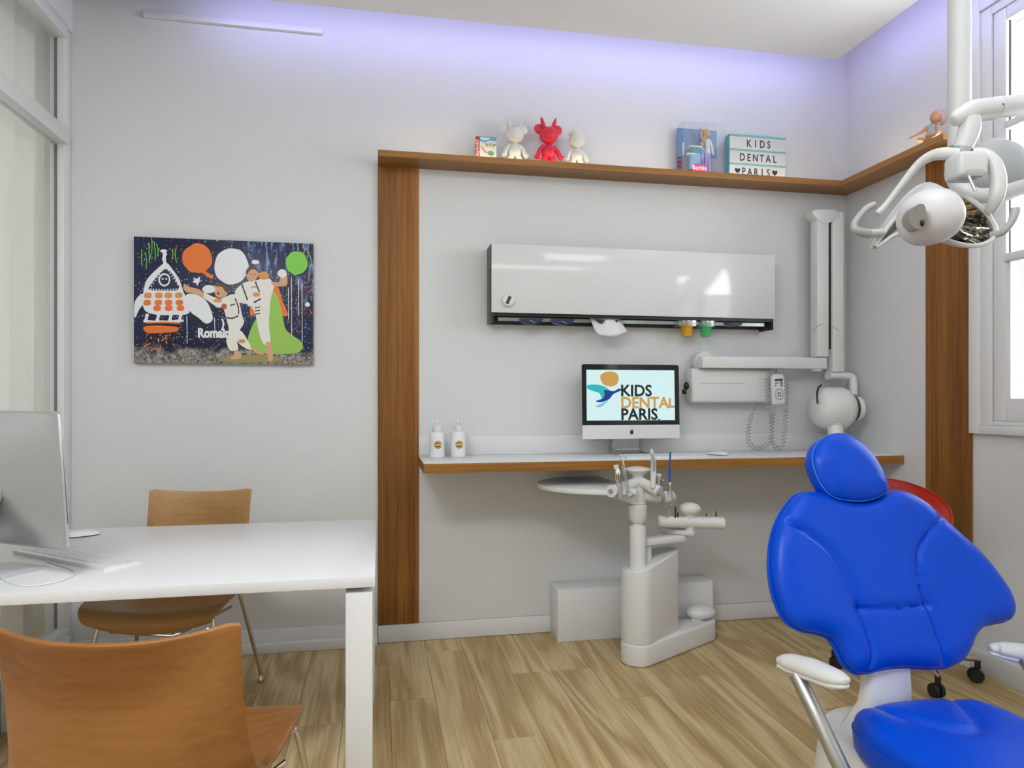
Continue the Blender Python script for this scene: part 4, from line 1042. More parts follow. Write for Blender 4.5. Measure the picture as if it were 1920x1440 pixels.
# yoke
MB().tube([LP(1795, 291, 1.71), LP(1770, 288, 1.72), LP(1745, 293, 1.74), LP(1720, 310, 1.76), LP(1692, 345, 1.78), LP(1662, 384, 1.80), LP(1644, 402, 1.80)], [.016, .0155, .0135, .0105, .0092, .0088, .0085], 14, smooth=5).build('yoke_arm', 'lamp_plastic', ol)
MB().tube([LP(1822, 290, 1.71), LP(1842, 291, 1.70), LP(1862, 306, 1.68), LP(1872, 338, 1.67), LP(1868, 370, 1.67), LP(1855, 398, 1.69)], [.016, .017, .018, .018, .017, .012], 14, smooth=5).build('yoke_arm', 'lamp_plastic', ol)
# reflector: rim, faceted mirror inside, white shell outside
rim = [(1641, 463, 1.80), (1655, 440, 1.80), (1674, 415, 1.80), (1702, 388, 1.79), (1735, 366, 1.77), (1768, 357, 1.74), (1804, 366, 1.72), (1838, 388, 1.70), (1861, 416, 1.69), (1867, 436, 1.685), (1855, 453, 1.68), (1826, 461, 1.68), (1790, 455, 1.69), (1750, 441, 1.72), (1715, 433, 1.755), (1680, 440, 1.785), (1657, 455, 1.80)]
rim3 = cr_closed([LP(*p) for p in rim], 3); nr = len(rim3)
cm = LP(1765, 395, 1.83)
rg = [[cm+(p-cm)*f+Vector((0, 0, 0)) for p in rim3] for f in (.985, .80, .60, .40, .20)]
# dish the rings backwards, away from the viewer and up
for i, dpt in enumerate((0, .016, .027, .033, .035)): rg[i] = [p+FW*dpt for p in rg[i]]
MB().rings(rg, caps=False).build('mirror_reflector', 'mirror', ol, smooth=False)
ap_ = LP(1765, 352, 1.88)
rg = [rim3]; zlo, zhi = min(p.z for p in rim3), max(p.z for p in rim3)
for f, ly, lz in ((1.03, .006, .002), (1.01, .018, .014), (.93, .034, .032), (.80, .046, .050), (.62, .054, .060), (.38, .058, .066), (.1, .060, .068)):
    rg.append([cm+(p-cm)*f+FW*(ly+.010)+Z3*lz*(.12+.88*min(1, max(0, (p.z-zlo)/(zhi-zlo)))) for p in rim3])
MB().rings(rg, caps=False).build('lamp_shell', 'lamp_plastic', ol, angle=80)
MB().tube(rim3+[rim3[0]], .0058, 8, caps=False).build('rim', 'lamp_plastic', ol)
ec = LP(1744, 409, 1.665)
ME = Matrix(((RT.x, FW.x, 0), (RT.y, FW.y, 0), (0, 0, 1))) @ Matrix.Rotation(R(-14), 3, 'Y')
rg = []
for i_ in range(25):
    a_ = -math.pi/2+math.pi*i_/24; ca, sa = max(.03, math.cos(a_)), math.sin(a_)
    e1 = abs(ca)**.82; e2 = math.copysign(abs(sa)**.82, sa)
    rg.append([ec+ME @ Vector((.066*e2, .075*e1*math.cos(2*math.pi*k/32), .064*e1*math.sin(2*math.pi*k/32)*(1.06 if math.sin(2*math.pi*k/32) > 0 else 1))) for k in range(32)])
egg = MB().rings(rg).build('bulb_cover', 'lamp_plastic', ol, angle=80)
ev = LP(1718, 406, 1.61)
wpts = [(1733, 384), (1737, 402), (1734, 420), (1724, 430), (1711, 424), (1704, 410), (1708, 396), (1720, 384)]
mat('bulb_glass', rgb(136, 132, 124), 0.25)
wc3 = [LP(u, v, 1.584+.000020*(1746-u)**2) for u, v in wpts]; wcc = LP(1722, 407, 1.592)
rgw = cr_closed(wc3, 4)
MB().rings([rgw, [wcc+(p-wcc)*.8+FW*.006 for p in rgw], [wcc+(p-wcc)*.1+FW*.010 for p in rgw]]).rings([[p+FW*.03 for p in rgw], rgw], caps=False).build('bulb_window', 'bulb_glass', egg)
MB().ball(LP(1729, 418, 1.588), .005, .005, .008, 12).build('bulb', 'black_gloss', egg)
# handles
MB().tube([LP(1640, 383, 1.77), LP(1624, 392, 1.77), LP(1608, 410, 1.77), LP(1602, 424, 1.77), LP(1608, 433, 1.77), LP(1628, 438, 1.78)], [.0085, .0088, .0088, .0090, .0105, .0125], 12, smooth=5).build('handle', 'lamp_grey', ol)
MB().tube([LP(1628, 438, 1.78), LP(1652, 437, 1.80)], .011, 12).build('handle_socket', 'lamp_plastic', ol)
MB().tube([LP(1858, 441, 1.69), LP(1880, 435, 1.67), LP(1896, 417, 1.66), LP(1903, 398, 1.66), LP(1904, 390, 1.66)], [.009, .0085, .0085, .0105, .0100], 12, smooth=5).build('handle', 'lamp_grey', ol)

# ================================================================== THINGS ON THE LEDGE
# toy box with a picture and a red spine
YT = 3.50
mat('spine_red', rgb(206, 50, 40), 0.4); mat('sky_print', rgb(92, 172, 220), 0.4); mat('card_white', rgb(232, 230, 222), 0.5); mat('print_green', rgb(116, 176, 120), 0.5); mat('print_skin', rgb(226, 186, 156), 0.5); mat('print_blond', rgb(222, 186, 92), 0.5); mat('print_brown', rgb(110, 70, 48), 0.5)
a = P(892, 257, Y=YT); x0, x1, zt = .487, .592, 2.594
bxp = thing('toy_box', 'small toy box with red spine and fairy picture on the ledge', 'box', (.54, YT+.02, ZST))
bx('carton', x0, x1, YT, YT+.045, ZST, zt, 'card_white', bxp)
bx('red_spine', x0-.001, x0+.018, YT-.0012, YT+.02, ZST, zt, 'spine_red', bxp)
m = MB()
def fr(fx, fy, e=.0018): return Vector((x0+.018+fx*(x1-x0-.018), YT-e, ZST+fy*(zt-ZST)))
def shape(m, pts, mm, e=.0018, k=4, F=fr):
    c = cr_closed([Vector((p[0], p[1], 0)) for p in pts], k) if k else [Vector((p[0], p[1], 0)) for p in pts]
    m.prism([(p.x, p.y) for p in c], 0, .0003, lambda p, q_, h: F(p, q_, e)+Vector((0, -h, 0)), m=mm)
shape(m, [(0, .80), (.3, .78), (.6, .86), (1, .83), (1, 1), (0, 1)], 'sky_print', k=0)
shape(m, [(.05, .90), (.3, .86), (.6, .92), (.58, .97), (.3, .95), (.1, .97)], 'card_white', .0022)
shape(m, [(.55, .42), (.78, .42), (.86, .30), (.66, .26), (.46, .32)], 'print_green', .0022)
shape(m, [(.60, .62), (.74, .62), (.76, .72), (.68, .78), (.58, .72)], 'print_blond', .0024)
shape(m, [(.63, .60), (.71, .60), (.72, .68), (.62, .68)], 'print_skin', .0027)
for w in ([(.44, .6), (.34, .76), (.52, .66)], [(.84, .6), (.98, .74), (.8, .68)]): shape(m, w, 'print_green', .0020)
for lx in (.60, .72): shape(m, [(lx, .30), (lx+.05, .30), (lx+.06, .02), (lx, .02)], 'print_skin', .0022, 0)
shape(m, [(.08, .58), (.11, .60), (.40, .36), (.38, .33)], 'spine_red', .0022, 0)
m.build('front_print', None, bxp, smooth=False)
MB().text('playmobil', .024, (x0+.0125, YT-.0016, ZST+.016), Z3, -X3, 'card_white', bold=.0004).build('spine_lettering', None, bxp, smooth=False)

# three plain vinyl toys with pointed ears or a cap
def toy(label, cx, h, mm, kind, arm=1):
    t = thing('vinyl_toy', label, 'toy', (cx, YT, ZST), 'vinyl toys on the ledge')
    s = h/.25; z0 = ZST; c = lambda x, y, z: (cx+x*s, YT+y*s, z0+z*s)
    S_ = s
    for sx in (-1, 1):
        MB().tube([c(sx*.022, -.006, 0), c(sx*.024, -.004, .012), c(sx*.020, 0, .040), c(sx*.018, 0, .06)], [.020*S_, .022*S_, .016*S_, .016*S_], 14, smooth=3).build('leg', mm, t)
        MB().tube([c(sx*.026, 0, .098), c(sx*.045, -.004, .078), c(sx*.058, -.010, .048), c(sx*.064*(1.1 if sx == arm else 1), -.014, .034)], [.012*S_, .012*S_, .013*S_, .015*S_], 12, smooth=4).build('arm', mm, t)
    MB().lathe([(0, .035*S_), (.030*S_, .040*S_), (.036*S_, .058*S_), (.033*S_, .080*S_), (.024*S_, .102*S_), (.016*S_, .112*S_), (0, .113*S_)], (cx, YT, z0), 20).build('torso', mm, t)
    MB().ball(c(0, -.004, .155), .050*S_, .044*S_, .045*S_, 22).ball(c(0, -.034, .143), .030*S_, .020*S_, .022*S_, 16).build('head', mm, t)
    if kind == 'ears':
        for sx in (-1, 1):
            MB().tube([c(sx*.020, .004, .190), c(sx*.030, .002, .216), c(sx*.036, 0, .238), c(sx*.040, 0, .250)], [.018*S_, .019*S_, .012*S_, .003*S_], 12, smooth=4, flat=.6).build('ear', mm, t)
            MB().ball(c(sx*.050, .008, .190), .026*S_, .012*S_, .026*S_, 16).build('side_puff', mm, t)
    else:
        MB().ball(c(-.004, .004, .196), .046*S_, .040*S_, .022*S_, 18).build('cap', mm, t)
        MB().tube([c(-.05, .0, .186), c(-.02, -.02, .214), c(.02, -.01, .216)], [.010*S_, .012*S_, .006*S_], 10, smooth=4).build('cap_brim', mm, t)
    return t
toy('milky white vinyl toy figure with ears left of the red toy', .688, .232, 'translucent_vinyl', 'ears')
toy('red vinyl toy figure with pointed ears on the ledge', .868, .250, 'red_vinyl', 'ears')
toy('smaller milky white vinyl toy in a cap right of the red toy', 1.020, .222, 'translucent_vinyl', 'cap')

# doll in a clear box
YB = 3.475
db = thing('doll_box', 'clear fronted doll box with blue backdrop and pink lettering', 'doll box', (1.725, YB+.04, ZST))
x0, x1, zt = 1.612, 1.846, 2.745
mat('sea_print', rgb(72, 140, 200), 0.5); mat('quay_print', rgb(150, 146, 150), 0.5); mat('pink_print', rgb(222, 44, 130), 0.4); mat('lilac_cloth', rgb(176, 166, 228), 0.6); mat('coat_white', rgb(232, 230, 232), 0.6); mat('seat_teal', rgb(40, 150, 138), 0.4); mat('pale_blue', rgb(140, 190, 236), 0.4); mat('dark_print', rgb(52, 40, 66), 0.5)
bx('back_card', x0, x1, YB+.078, YB+.082, ZST, zt-.004, 'sea_print', db)
def fb(fx, fy, e=.0): return Vector((x0+fx*(x1-x0), YB+.0775-e, ZST+fy*(zt-ZST)))
m = MB()
shape(m, [(.0, .0), (1, 0), (1, .42), (.4, .46), (0, .40)], 'quay_print', .0002, 0, fb)
shape(m, [(.0, .02), (.1, .02), (.1, .40), (0, .42)], 'dark_print', .0008, 0, fb)
for k in range(4): shape(m, [(.01, .06+.09*k), (.09, .06+.09*k), (.09, .10+.09*k), (.01, .10+.09*k)], 'pink_print', .0012, 0, fb)
for k in range(3): shape(m, [(.12+.12*k, .44), (.17+.12*k, .44), (.17+.12*k, .70+.13*(k % 3)), (.12+.12*k, .70+.13*(k % 3))], 'quay_print' if k else 'card_white', .0008, 0, fb)
m.build('backdrop_print', None, db, smooth=False)
def doll(cx, cy, z0, s, hairm, bodym, legm, armup, name):
    g = MB()
    c = lambda x, y, z: (cx+x*s, cy+y*s, z0+z*s)
    g.tube([c(0, 0, .20), c(0, 0, .26), c(0, 0, .32)], [.028*s, .020*s, .030*s], 12, smooth=4, m=bodym)
    for sx in (-1, 1): g.tube([c(sx*.012, 0, .20), c(sx*.016, -.002, .10), c(sx*.016, 0, .0)], [.018*s, .014*s, .010*s], 10, m=legm)
    g.tube([c(0, 0, .32), c(0, 0, .345)], .009*s, 8, m='skin_vinyl')
    g.ball(c(0, -.002, .372), .026*s, .024*s, .032*s, 14, m='skin_vinyl').ball(c(-.004, .006, .386), .036*s, .028*s, .036*s, 14, m=hairm).ball(c(-.018, .006, .350), .018*s, .014*s, .034*s, 12, m=hairm)
    g.tube([c(.030, 0, .31), c(.046, 0, .25), c(.052, -.01, .19)], [.011*s, .011*s, .009*s], 8, m=bodym)
    if armup: g.tube([c(-.030, 0, .31), c(-.060, -.006, .34), c(-.064, -.012, .42)], [.011*s, .010*s, .008*s], 8, m='skin_vinyl')
    else: g.tube([c(-.030, 0, .31), c(-.046, 0, .25), c(-.052, -.01, .19)], [.011*s, .011*s, .009*s], 8, m=bodym)
    return g.build(name, None, db)
doll(1.772, YB+.045, ZST+.004, .62, 'blond_hair', 'coat_white', 'lilac_cloth', True, 'doll')
doll(1.735, YB+.030, ZST+.052, .32, 'blond_hair', 'pale_blue', 'lilac_cloth', False, 'small_doll')
ch_ = MB().box(1.662, 1.722, YB+.015, YB+.055, ZST+.03, ZST+.125, .012, 3, m='pale_blue').box(1.664, 1.720, YB+.014, YB+.05, ZST+.118, ZST+.150, .008, 3, m='seat_teal').box(1.655, 1.729, YB+.012, YB+.052, ZST+.150, ZST+.158, .003, 2, m='coat_white').box(1.640, 1.69, YB+.010, YB+.035, ZST+.108, ZST+.116, .003, 2, m='coat_white')
ch_.build('toy_chair', None, db)
lt = MB().box(x0+.055, x0+.135, YB+.004, YB+.008, ZST+.006, ZST+.054, m='pink_print')
lt.text('Barbie', .034, (x0+.050, YB+.0032, ZST+.024), X3, Z3, 'card_white', bold=.0006)
lt.build('brand_plate', None, db, smooth=False)
bx('clear_front', x0-.001, x1+.012, YB, YB+.0777, ZST+.0005, zt+.004, 'box_film', db)

# letter light box
YG = 3.515
lbx = thing('letter_board', 'light box with interchangeable black letters between mint frames on the ledge', 'light box', (2.075, YG+.03, ZST))
x0, x1, zt = 1.901, 2.247, 2.716
mat('mint', rgb(120, 196, 204), 0.45); mat('board_white', rgb(226, 226, 222), 0.45); mat('letter_navy', rgb(44, 40, 84), 0.4); mat('heart_dark', rgb(50, 48, 60), 0.4)
bx('housing', x0, x1, YG+.006, YG+.055, ZST, zt, 'mint', lbx, .004)
hh = (zt-ZST-.012)/3
rows = []
for k in range(3):
    z1_ = zt-.010-k*hh; bx('lit_panel', x0+.004, x1-.004, YG+.002, YG+.008, z1_-hh+.008, z1_, 'board_white', lbx, .001)
    rows.append(z1_)
for k in range(4):
    z_ = zt-.010-k*hh; bx('mint_rail', x0, x1, YG, YG+.009, max(ZST, z_), z_+.0085 if k else zt, 'mint', lbx, .001)
def spaced(txt, xs, k, size=.058):
    for ch, x in zip(txt, xs): MB().text(ch, size, (x, YG+.0012, rows[k]-hh/2-.5*.7*size+.004), X3, Z3, 'letter_navy', align='CENTER', bold=.0010, sx=.78).build('letter', None, lbx, smooth=False)
spaced('KIDS', [2.020+.0405*i for i in range(4)], 0)
spaced('DENTAL', [1.980+.0395*i for i in range(6)], 1)
spaced('PARIS', [1.988+.0375*i for i in range(5)], 2)
for hx in (1.951, 2.178):
    hp = [(hx+.017*math.sin(a)**3, rows[2]-hh/2+.006+.0011*(13*math.cos(a)-5*math.cos(2*a)-2*math.cos(3*a)-math.cos(4*a))) for a in [2*math.pi*k/28 for k in range(28)]]
    MB().prism(hp, 0, .0006, lambda p, q_, h: (p, YG+.0016-h, q_)).build('heart', 'letter_navy' if hx < 2 else 'heart_dark', lbx, smooth=False)

# small seated doll at the end of the ledge
fy = 2.86; fx = 2.60
dl = thing('seated_doll', 'small pink haired doll leaning on the end of the ledge', 'doll', (fx, fy, ZST))
def DP(u, v, X=2.60): return P(u, v, X=X)
mat('doll_dress', rgb(176, 186, 196), 0.4)
g = MB()
g.tube([DP(1752, 262), DP(1748, 250), DP(1748, 240), DP(1752, 231)], [.024, .022, .024, .012], 12, smooth=4).build('dress', 'doll_dress', dl)
MB().tube([DP(1740, 237, 2.58), DP(1732, 246, 2.57), DP(1720, 253, 2.56), DP(1705, 260, 2.56)], [.009, .009, .0075, .005], 10, smooth=4).build('arm', 'skin_vinyl', dl)
MB().tube([DP(1757, 237, 2.58), DP(1760, 248, 2.56), DP(1750, 253, 2.55), DP(1738, 254, 2.55)], [.009, .009, .009, .010], 10, smooth=4).build('arm', 'skin_vinyl', dl)
MB().tube([DP(1755, 232), DP(1756, 224)], .008, 8).ball(DP(1755, 220), .026, .026, .028, 18).build('head', 'skin_vinyl', dl)
MB().ball(DP(1760, 215, 2.615), .030, .030, .026, 16).tube([DP(1768, 214, 2.62), DP(1769, 226, 2.62), DP(1764, 234, 2.62)], [.012, .012, .005], 10, smooth=3).build('hair', 'pink_hair', dl)
MB().tube([DP(1754, 262, 2.59), DP(1738, 264, 2.58), DP(1722, 262, 2.58)], [.022, .016, .010], 12, smooth=4).build('leg', 'skin_vinyl', dl)
MB().tube([DP(1756, 262, 2.57), DP(1745, 258, 2.56), DP(1733, 266, 2.56)], [.018, .015, .010], 12, smooth=4).build('leg', 'skin_vinyl', dl)

# ================================================================== PAINTED PHOTO PRINT ON THE WALL
pt = thing('wall_picture', 'frameless colourful print of two children and a painted rocket on the wall', 'picture', (-0.735, D-.015, 1.42))
PX0, PX1, PZ0, PZ1, YPf = -1.148, -0.325, 1.420, 2.022, D-.030
# background: navy with splatters, sandy grey ground
m_ = bpy.data.materials.new('print_ground'); m_.use_nodes = True
nt = m_.node_tree; N = nt.nodes; L = nt.links; b = N['Principled BSDF']; b.inputs['Roughness'].default_value = .35
tc = N.new('ShaderNodeTexCoord'); sp_ = N.new('ShaderNodeSeparateXYZ'); L.new(tc.outputs['Object'], sp_.inputs[0])
def ramp(src, stops):
    r = N.new('ShaderNodeValToRGB'); r.color_ramp.elements[0].position, r.color_ramp.elements[0].color = stops[0]
    r.color_ramp.elements[1].position, r.color_ramp.elements[1].color = stops[-1]
    for p_, c_ in stops[1:-1]: e_ = r.color_ramp.elements.new(p_); e_.color = c_
    L.new(src, r.inputs[0]); return r.outputs[0]
def mixc(f, a_, b_):
    x = N.new('ShaderNodeMix'); x.data_type = 'RGBA'
    if hasattr(f, 'links'): L.new(f, x.inputs[0])
    else: x.inputs[0].default_value = f
    for i, s_ in ((6, a_), (7, b_)):
        if hasattr(s_, 'links'): L.new(s_, x.inputs[i])
        else: x.inputs[i].default_value = s_
    return x.outputs[2]
def noise(sc, det=4, vec=None, dist=0):
    n_ = N.new('ShaderNodeTexNoise'); n_.inputs['Scale'].default_value = sc; n_.inputs['Detail'].default_value = det; n_.inputs['Distortion'].default_value = dist
    L.new(vec or tc.outputs['Object'], n_.inputs['Vector']); return n_.outputs['Fac']
def mrange(src, a_, b_):
    r = N.new('ShaderNodeMapRange'); r.inputs['From Min'].default_value = a_; r.inputs['From Max'].default_value = b_; L.new(src, r.inputs[0]); return r.outputs[0]
def mul(a_, b_):
    r = N.new('ShaderNodeMath'); r.operation = 'MULTIPLY'; L.new(a_, r.inputs[0]); L.new(b_, r.inputs[1]); return r.outputs[0]
mpv = N.new('ShaderNodeMapping'); mpv.inputs['Scale'].default_value = (1, 1, .16); L.new(tc.outputs['Object'], mpv.inputs[0])
col = ramp(noise(5, 3), [(0.35, rgb(16, 18, 44)), (.65, rgb(28, 36, 84))])
drips = ramp(noise(70, 3, mpv.outputs[0]), [(.52, (0, 0, 0, 1)), (.68, (1, 1, 1, 1))])
side = mul(mrange(sp_.outputs[0], -.02, .10), mrange(sp_.outputs[2], .10, .5))
col = mixc(mul(drips, side), col, rgb(120, 158, 214))
vo = N.new('ShaderNodeTexVoronoi'); vo.inputs['Scale'].default_value = 75; L.new(tc.outputs['Object'], vo.inputs['Vector'])
dots = ramp(vo.outputs['Distance'], [(.16, (1, 1, 1, 1)), (.22, (0, 0, 0, 1))])
dmask = ramp(noise(9, 2), [(.42, (0, 0, 0, 1)), (.52, (1, 1, 1, 1))])
col = mixc(mul(dots, dmask), col, rgb(196, 206, 216))
vo2 = N.new('ShaderNodeTexVoronoi'); vo2.inputs['Scale'].default_value = 95; L.new(tc.outputs['Object'], vo2.inputs['Vector'])
od = ramp(vo2.outputs['Distance'], [(.26, (1, 1, 1, 1)), (.34, (0, 0, 0, 1))])
om = mul(mrange(sp_.outputs[0], .26, .40), ramp(noise(14, 2), [(.48, (0, 0, 0, 1)), (.56, (1, 1, 1, 1))]))
col = mixc(mul(od, om), col, rgb(196, 84, 52))
sand = ramp(noise(60, 6, None, 1.0), [(.36, rgb(88, 70, 58)), (.52, rgb(158, 150, 144)), (.68, rgb(196, 192, 188))])
zz = N.new('ShaderNodeMath'); zz.operation = 'ADD'; L.new(sp_.outputs[2], zz.inputs[0])
nm = N.new('ShaderNodeMath'); nm.operation = 'MULTIPLY'; nm.inputs[1].default_value = .12; L.new(noise(22, 4), nm.inputs[0]); L.new(nm.outputs[0], zz.inputs[1])
col = mixc(mrange(zz.outputs[0], .145, .105), col, sand)
L.new(col, b.inputs['Base Color']); MATS['print_ground'] = m_
bx('print_panel', PX0, PX1, YPf, D-.001, PZ0, PZ1, 'print_ground', pt, .001)
def pr(cx, cy, e=0.0):
    fx_ = (cx-100)/1703.0; top_ = 110+85*fx_; bot_ = 1300+20*fx_; fy_ = (cy-top_)/(bot_-top_)
    fx_ = min(max(fx_, .001), .999); fy_ = min(max(fy_, .001), .999)
    return Vector((PX0+fx_*(PX1-PX0), YPf-.0006-e, PZ1-fy_*(PZ1-PZ0)))
for n_, c_ in (('pt_orange', (250, 124, 36)), ('pt_amber', (236, 156, 80)), ('pt_white', (246, 247, 250)), ('pt_cream', (246, 242, 232)), ('pt_shade', (196, 186, 166)), ('pt_green', (132, 216, 66)), ('pt_lime', (160, 208, 84)), ('pt_skin', (226, 174, 130)), ('pt_hair', (96, 62, 40)), ('pt_dark', (52, 46, 50)), ('pt_navy', (22, 28, 66)), ('pt_rust', (196, 92, 44)), ('pt_ochre', (160, 150, 84))):
    mat(n_, rgb(*c_), .4, bump=.15, bscale=120)
LAY = [0]
art = MB()
def ps(pts, mm, k=3):
    LAY[0] += 1; e = .00002*LAY[0]
    c = cr_closed([Vector((x, y, 0)) for x, y in pts], k) if k else [Vector((x, y, 0)) for x, y in pts]
    art.prism([(p.x, p.y) for p in c], 0, .0001, lambda p, q_, h: pr(p, q_, e)+Vector((0, -h, 0)), m=mm)
def disc(x, y, rx, ry, mm, wob=.06, n=18): ps([(x+rx*(1+random.uniform(-wob, wob))*math.cos(2*math.pi*k/n), y+ry*(1+random.uniform(-wob, wob))*math.sin(2*math.pi*k/n)) for k in range(n)], mm, 2)
def stroke(pts, w, mm):
    LAY[0] += 1; e = .00002*LAY[0]
    pts = cr_open([Vector((x, y, 0)) for x, y in pts], [0]*len(pts), 5)[0]
    V = []; F = []
    for i, p in enumerate(pts):
        d = (pts[min(i+1, len(pts)-1)]-pts[max(i-1, 0)]).normalized(); nn = Vector((-d.y, d.x, 0)); ww = w*(1+.15*math.sin(i*1.7))/2
        V += [pr(p.x+nn.x*ww, p.y+nn.y*ww, e), pr(p.x-nn.x*ww, p.y-nn.y*ww, e)]
    for i in range(len(pts)-1): F.append((2*i, 2*i+1, 2*i+3, 2*i+2))
    art.add(V, F, mm)
# planets
disc(688, 322, 140, 140, 'pt_orange'); stroke([(740, 440), (790, 480), (835, 500)], 34, 'pt_orange')
disc(1008, 398, 165, 168, 'pt_white', .04); disc(1642, 372, 108, 112, 'pt_green')
# green grass like scribbles
for x, y0_, y1_ in ((175, 230, 390), (205, 260, 420), (240, 170, 360), (262, 120, 330), (285, 160, 340), (310, 180, 300), (460, 230, 330), (490, 215, 360), (335, 220, 300)):
    stroke([(x, y0_), (x+random.uniform(-14, 14), (y0_+y1_)/2), (x+random.uniform(-18, 18), y1_)], 7, 'pt_green')
for x, y0_, y1_ in ((1700, 210, 280), (1740, 240, 330), (1770, 300, 420), (1790, 380, 560)): stroke([(x, y0_), (x+20, (y0_+y1_)/2), (x+8, y1_)], 8, 'pt_lime')
# rocket
ps([(395, 360), (300, 430), (220, 520), (190, 620), (180, 740), (215, 820), (330, 850), (480, 850), (610, 835), (600, 720), (560, 640), (520, 520), (460, 430)], 'pt_white')
ps([(390, 420), (320, 480), (260, 560), (240, 612), (380, 622), (515, 612), (490, 530), (450, 460)], 'pt_navy')
for i in range(11): a_ = i/10; disc(255+260*a_, 606+8*math.sin(math.pi*a_), 7, 7, 'pt_white', 0, 8)
for i in range(7): a_ = i/6; disc(262+110*a_, 580-165*a_, 7, 7, 'pt_white', 0, 8); disc(502-100*a_, 560-150*a_, 7, 7, 'pt_white', 0, 8)
disc(380, 520, 56, 62, 'pt_white', .03); disc(382, 520, 40, 46, 'pt_navy', .03); disc(366, 512, 9, 9, 'pt_white', 0, 8); disc(398, 512, 9, 9, 'pt_white', 0, 8); stroke([(362, 540), (382, 552), (402, 540)], 9, 'pt_white')
stroke([(390, 380), (378, 320), (388, 262)], 34, 'pt_white'); disc(374, 250, 30, 16, 'pt_white')
for y, xs in ((668, (230, 330, 418, 514)), (735, (222, 325, 420, 520)), (788, (315, 422, 530))):
    for x in xs: ps([(x-30, y-22), (x+28, y-24), (x+30, y+20), (x-28, y+22)], 'pt_amber' if y < 700 else 'pt_orange', 2)
ps([(185, 650), (130, 690), (105, 760), (110, 880), (150, 800), (190, 740)], 'pt_white')
ps([(585, 660), (680, 660), (770, 720), (820, 820), (830, 900), (770, 935), (700, 880), (620, 820), (590, 740)], 'pt_white')
for x in (225, 330, 445, 535): stroke([(x, 840), (x-14, 905)], 30, 'pt_white')
stroke([(190, 908), (360, 915), (560, 905)], 22, 'pt_white'); stroke([(215, 925), (380, 922), (530, 928)], 14, 'pt_orange')
ps([(195, 960), (300, 950), (420, 955), (510, 970), (500, 1005), (400, 1018), (250, 1022), (200, 1000)], 'pt_orange')
for i in range(26):
    x = random.uniform(190, 480); y = random.uniform(1020, 1180); stroke([(x, y), (x+random.uniform(-40, 20), y+random.uniform(10, 40))], random.uniform(6, 14), random.choice(('pt_rust', 'pt_orange', 'pt_dark')))
# star
ps([(648, 500), (680, 515), (715, 492), (708, 535), (735, 525), (700, 550), (690, 582), (672, 552), (640, 545), (660, 525)], 'pt_white', 0)
# lettering
def scr(t_, pos, size, mm):
    LAY[0] += 1
    p = pr(*pos, .00002*LAY[0]); art.text(t_, size, p, X3+Z3*.02, Z3, mm, bold=.003, sx=.78)
scr('Romain', (690, 1062), .062, 'pt_white'); stroke([(920, 890), (935, 940), (918, 1000)], 16, 'pt_white')
# green costume and orange shapes behind
ps([(1290, 600), (1440, 560), (1500, 720), (1560, 860), (1480, 860), (1380, 800), (1300, 800)], 'pt_orange', 2)
ps([(1400, 640), (1460, 700), (1500, 850), (1540, 1000), (1700, 1120), (1650, 1210), (1400, 1220), (1190, 1180), (1170, 1060), (1240, 900), (1300, 820)], 'pt_lime')
ps([(900, 1270), (1100, 1230), (1400, 1240), (1500, 1280), (1300, 1300), (1000, 1298)], 'pt_ochre')
ps([(1185, 780), (1250, 770), (1240, 860), (1190, 865)], 'pt_orange', 0)
# front child
ps([(845, 690), (900, 705), (960, 680), (1040, 660), (1080, 720), (1110, 850), (1130, 930), (1080, 1010), (1060, 1080), (1075, 1170), (1040, 1190), (990, 1180), (960, 1090), (985, 1000), (960, 880), (920, 770), (860, 780)], 'pt_cream')
ps([(1050, 1010), (1110, 1010), (1200, 1160), (1165, 1175), (1090, 1130), (1050, 1070)], 'pt_cream'); ps([(740, 640), (850, 690), (920, 720), (900, 790), (800, 730), (735, 680)], 'pt_cream')
ps([(565, 560), (620, 590), (700, 610), (745, 650), (735, 690), (650, 650), (585, 640), (560, 600)], 'pt_skin')
ps([(840, 590), (880, 560), (940, 560), (975, 600), (978, 650), (930, 690), (880, 690), (850, 650)], 'pt_skin'); ps([(850, 575), (890, 552), (950, 560), (980, 605), (975, 650), (940, 620), (920, 590), (870, 585)], 'pt_hair')
disc(884, 652, 10, 13, 'pt_dark', 0, 8); disc(795, 612, 62, 40, 'pt_white')
ps([(1040, 1190), (1080, 1190), (1105, 1240), (1070, 1268), (990, 1262), (1030, 1230)], 'pt_skin'); ps([(1190, 1150), (1300, 1200), (1320, 1225), (1250, 1215)], 'pt_skin')
stroke([(965, 880), (1020, 885), (1075, 862)], 14, 'pt_dark'); stroke([(1045, 700), (1075, 780), (1078, 850)], 12, 'pt_dark'); disc(940, 775, 26, 28, 'pt_rust'); stroke([(1000, 765), (1045, 752)], 12, 'pt_dark')
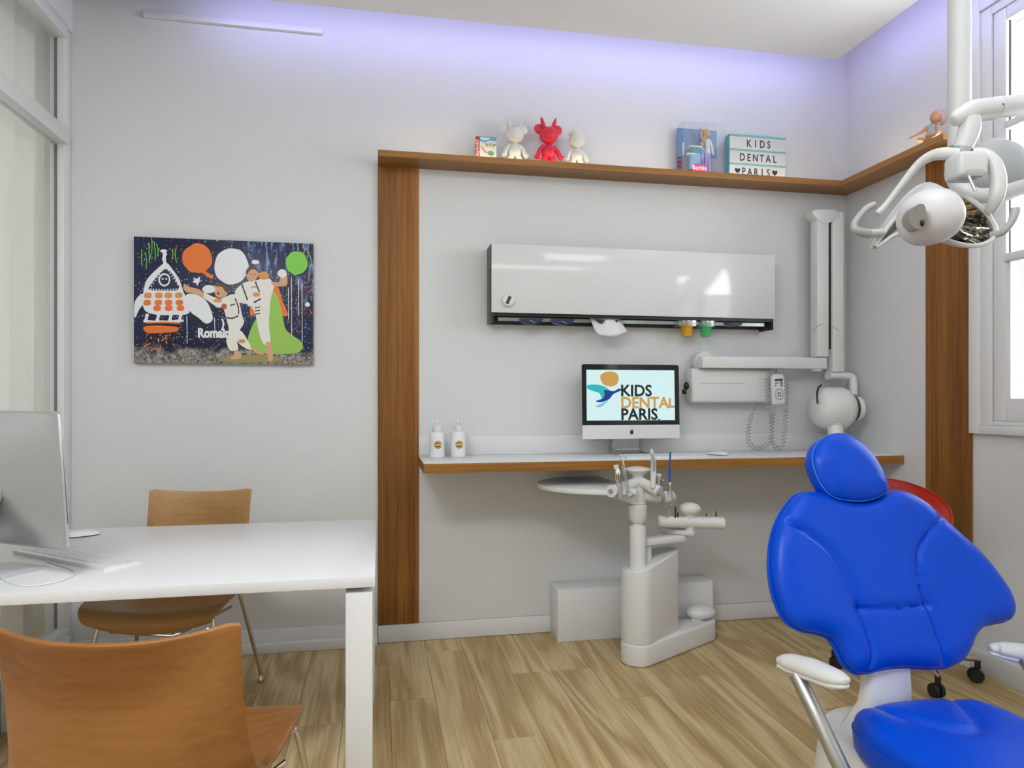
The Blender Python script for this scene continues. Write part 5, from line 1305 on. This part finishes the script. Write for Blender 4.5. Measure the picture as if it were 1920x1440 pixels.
disc(880, 720, 40, 18, 'pt_amber'); disc(1110, 1100, 36, 18, 'pt_amber')
# second child
ps([(1120, 560), (1180, 540), (1260, 530), (1330, 500), (1400, 540), (1420, 590), (1390, 700), (1380, 800), (1370, 950), (1385, 1110), (1320, 1130), (1270, 1000), (1240, 850), (1180, 760), (1090, 740), (1050, 680), (1050, 620)], 'pt_cream')
ps([(1390, 545), (1470, 550), (1490, 460), (1540, 450), (1550, 570), (1500, 590), (1420, 585)], 'pt_skin'); disc(1500, 470, 44, 40, 'pt_white')
ps([(1150, 460), (1170, 420), (1220, 405), (1262, 430), (1268, 480), (1240, 530), (1190, 545), (1158, 510)], 'pt_skin'); ps([(1148, 470), (1160, 425), (1205, 402), (1255, 415), (1268, 460), (1235, 430), (1190, 435), (1165, 470)], 'pt_hair')
for x in (1195, 1232): disc(x, 475, 7, 4, 'pt_dark', 0, 8)
stroke([(1190, 515), (1215, 520), (1235, 510)], 6, 'pt_rust')
stroke([(1110, 570), (1140, 650), (1165, 720)], 14, 'pt_dark'); stroke([(1240, 545), (1265, 610), (1280, 640)], 14, 'pt_dark'); stroke([(1195, 600), (1250, 590)], 20, 'pt_shade'); stroke([(1225, 740), (1290, 705)], 16, 'pt_dark')
ps([(1270, 470), (1330, 450), (1370, 480), (1360, 520), (1290, 520)], 'pt_amber'); disc(1240, 362, 36, 22, 'pt_white'); disc(1188, 740, 32, 36, 'pt_white'); disc(1250, 665, 36, 22, 'pt_amber')
for y in (790, 820, 850): stroke([(1235, y), (1285, y-8)], 10, 'pt_dark')
ps([(1340, 1120), (1380, 1115), (1410, 1200), (1405, 1280), (1375, 1290), (1360, 1240)], 'pt_skin')
disc(1750, 762, 24, 20, 'pt_white')
for x, y0_, y1_ in ((590, 860, 1120), (850, 880, 1010), (1560, 600, 900), (1590, 500, 1050), (1695, 560, 1110), (1660, 520, 860)): stroke([(x, y0_), (x+3, y1_)], 6, 'pt_white')
art.build('painted_motifs', None, pt, smooth=False)
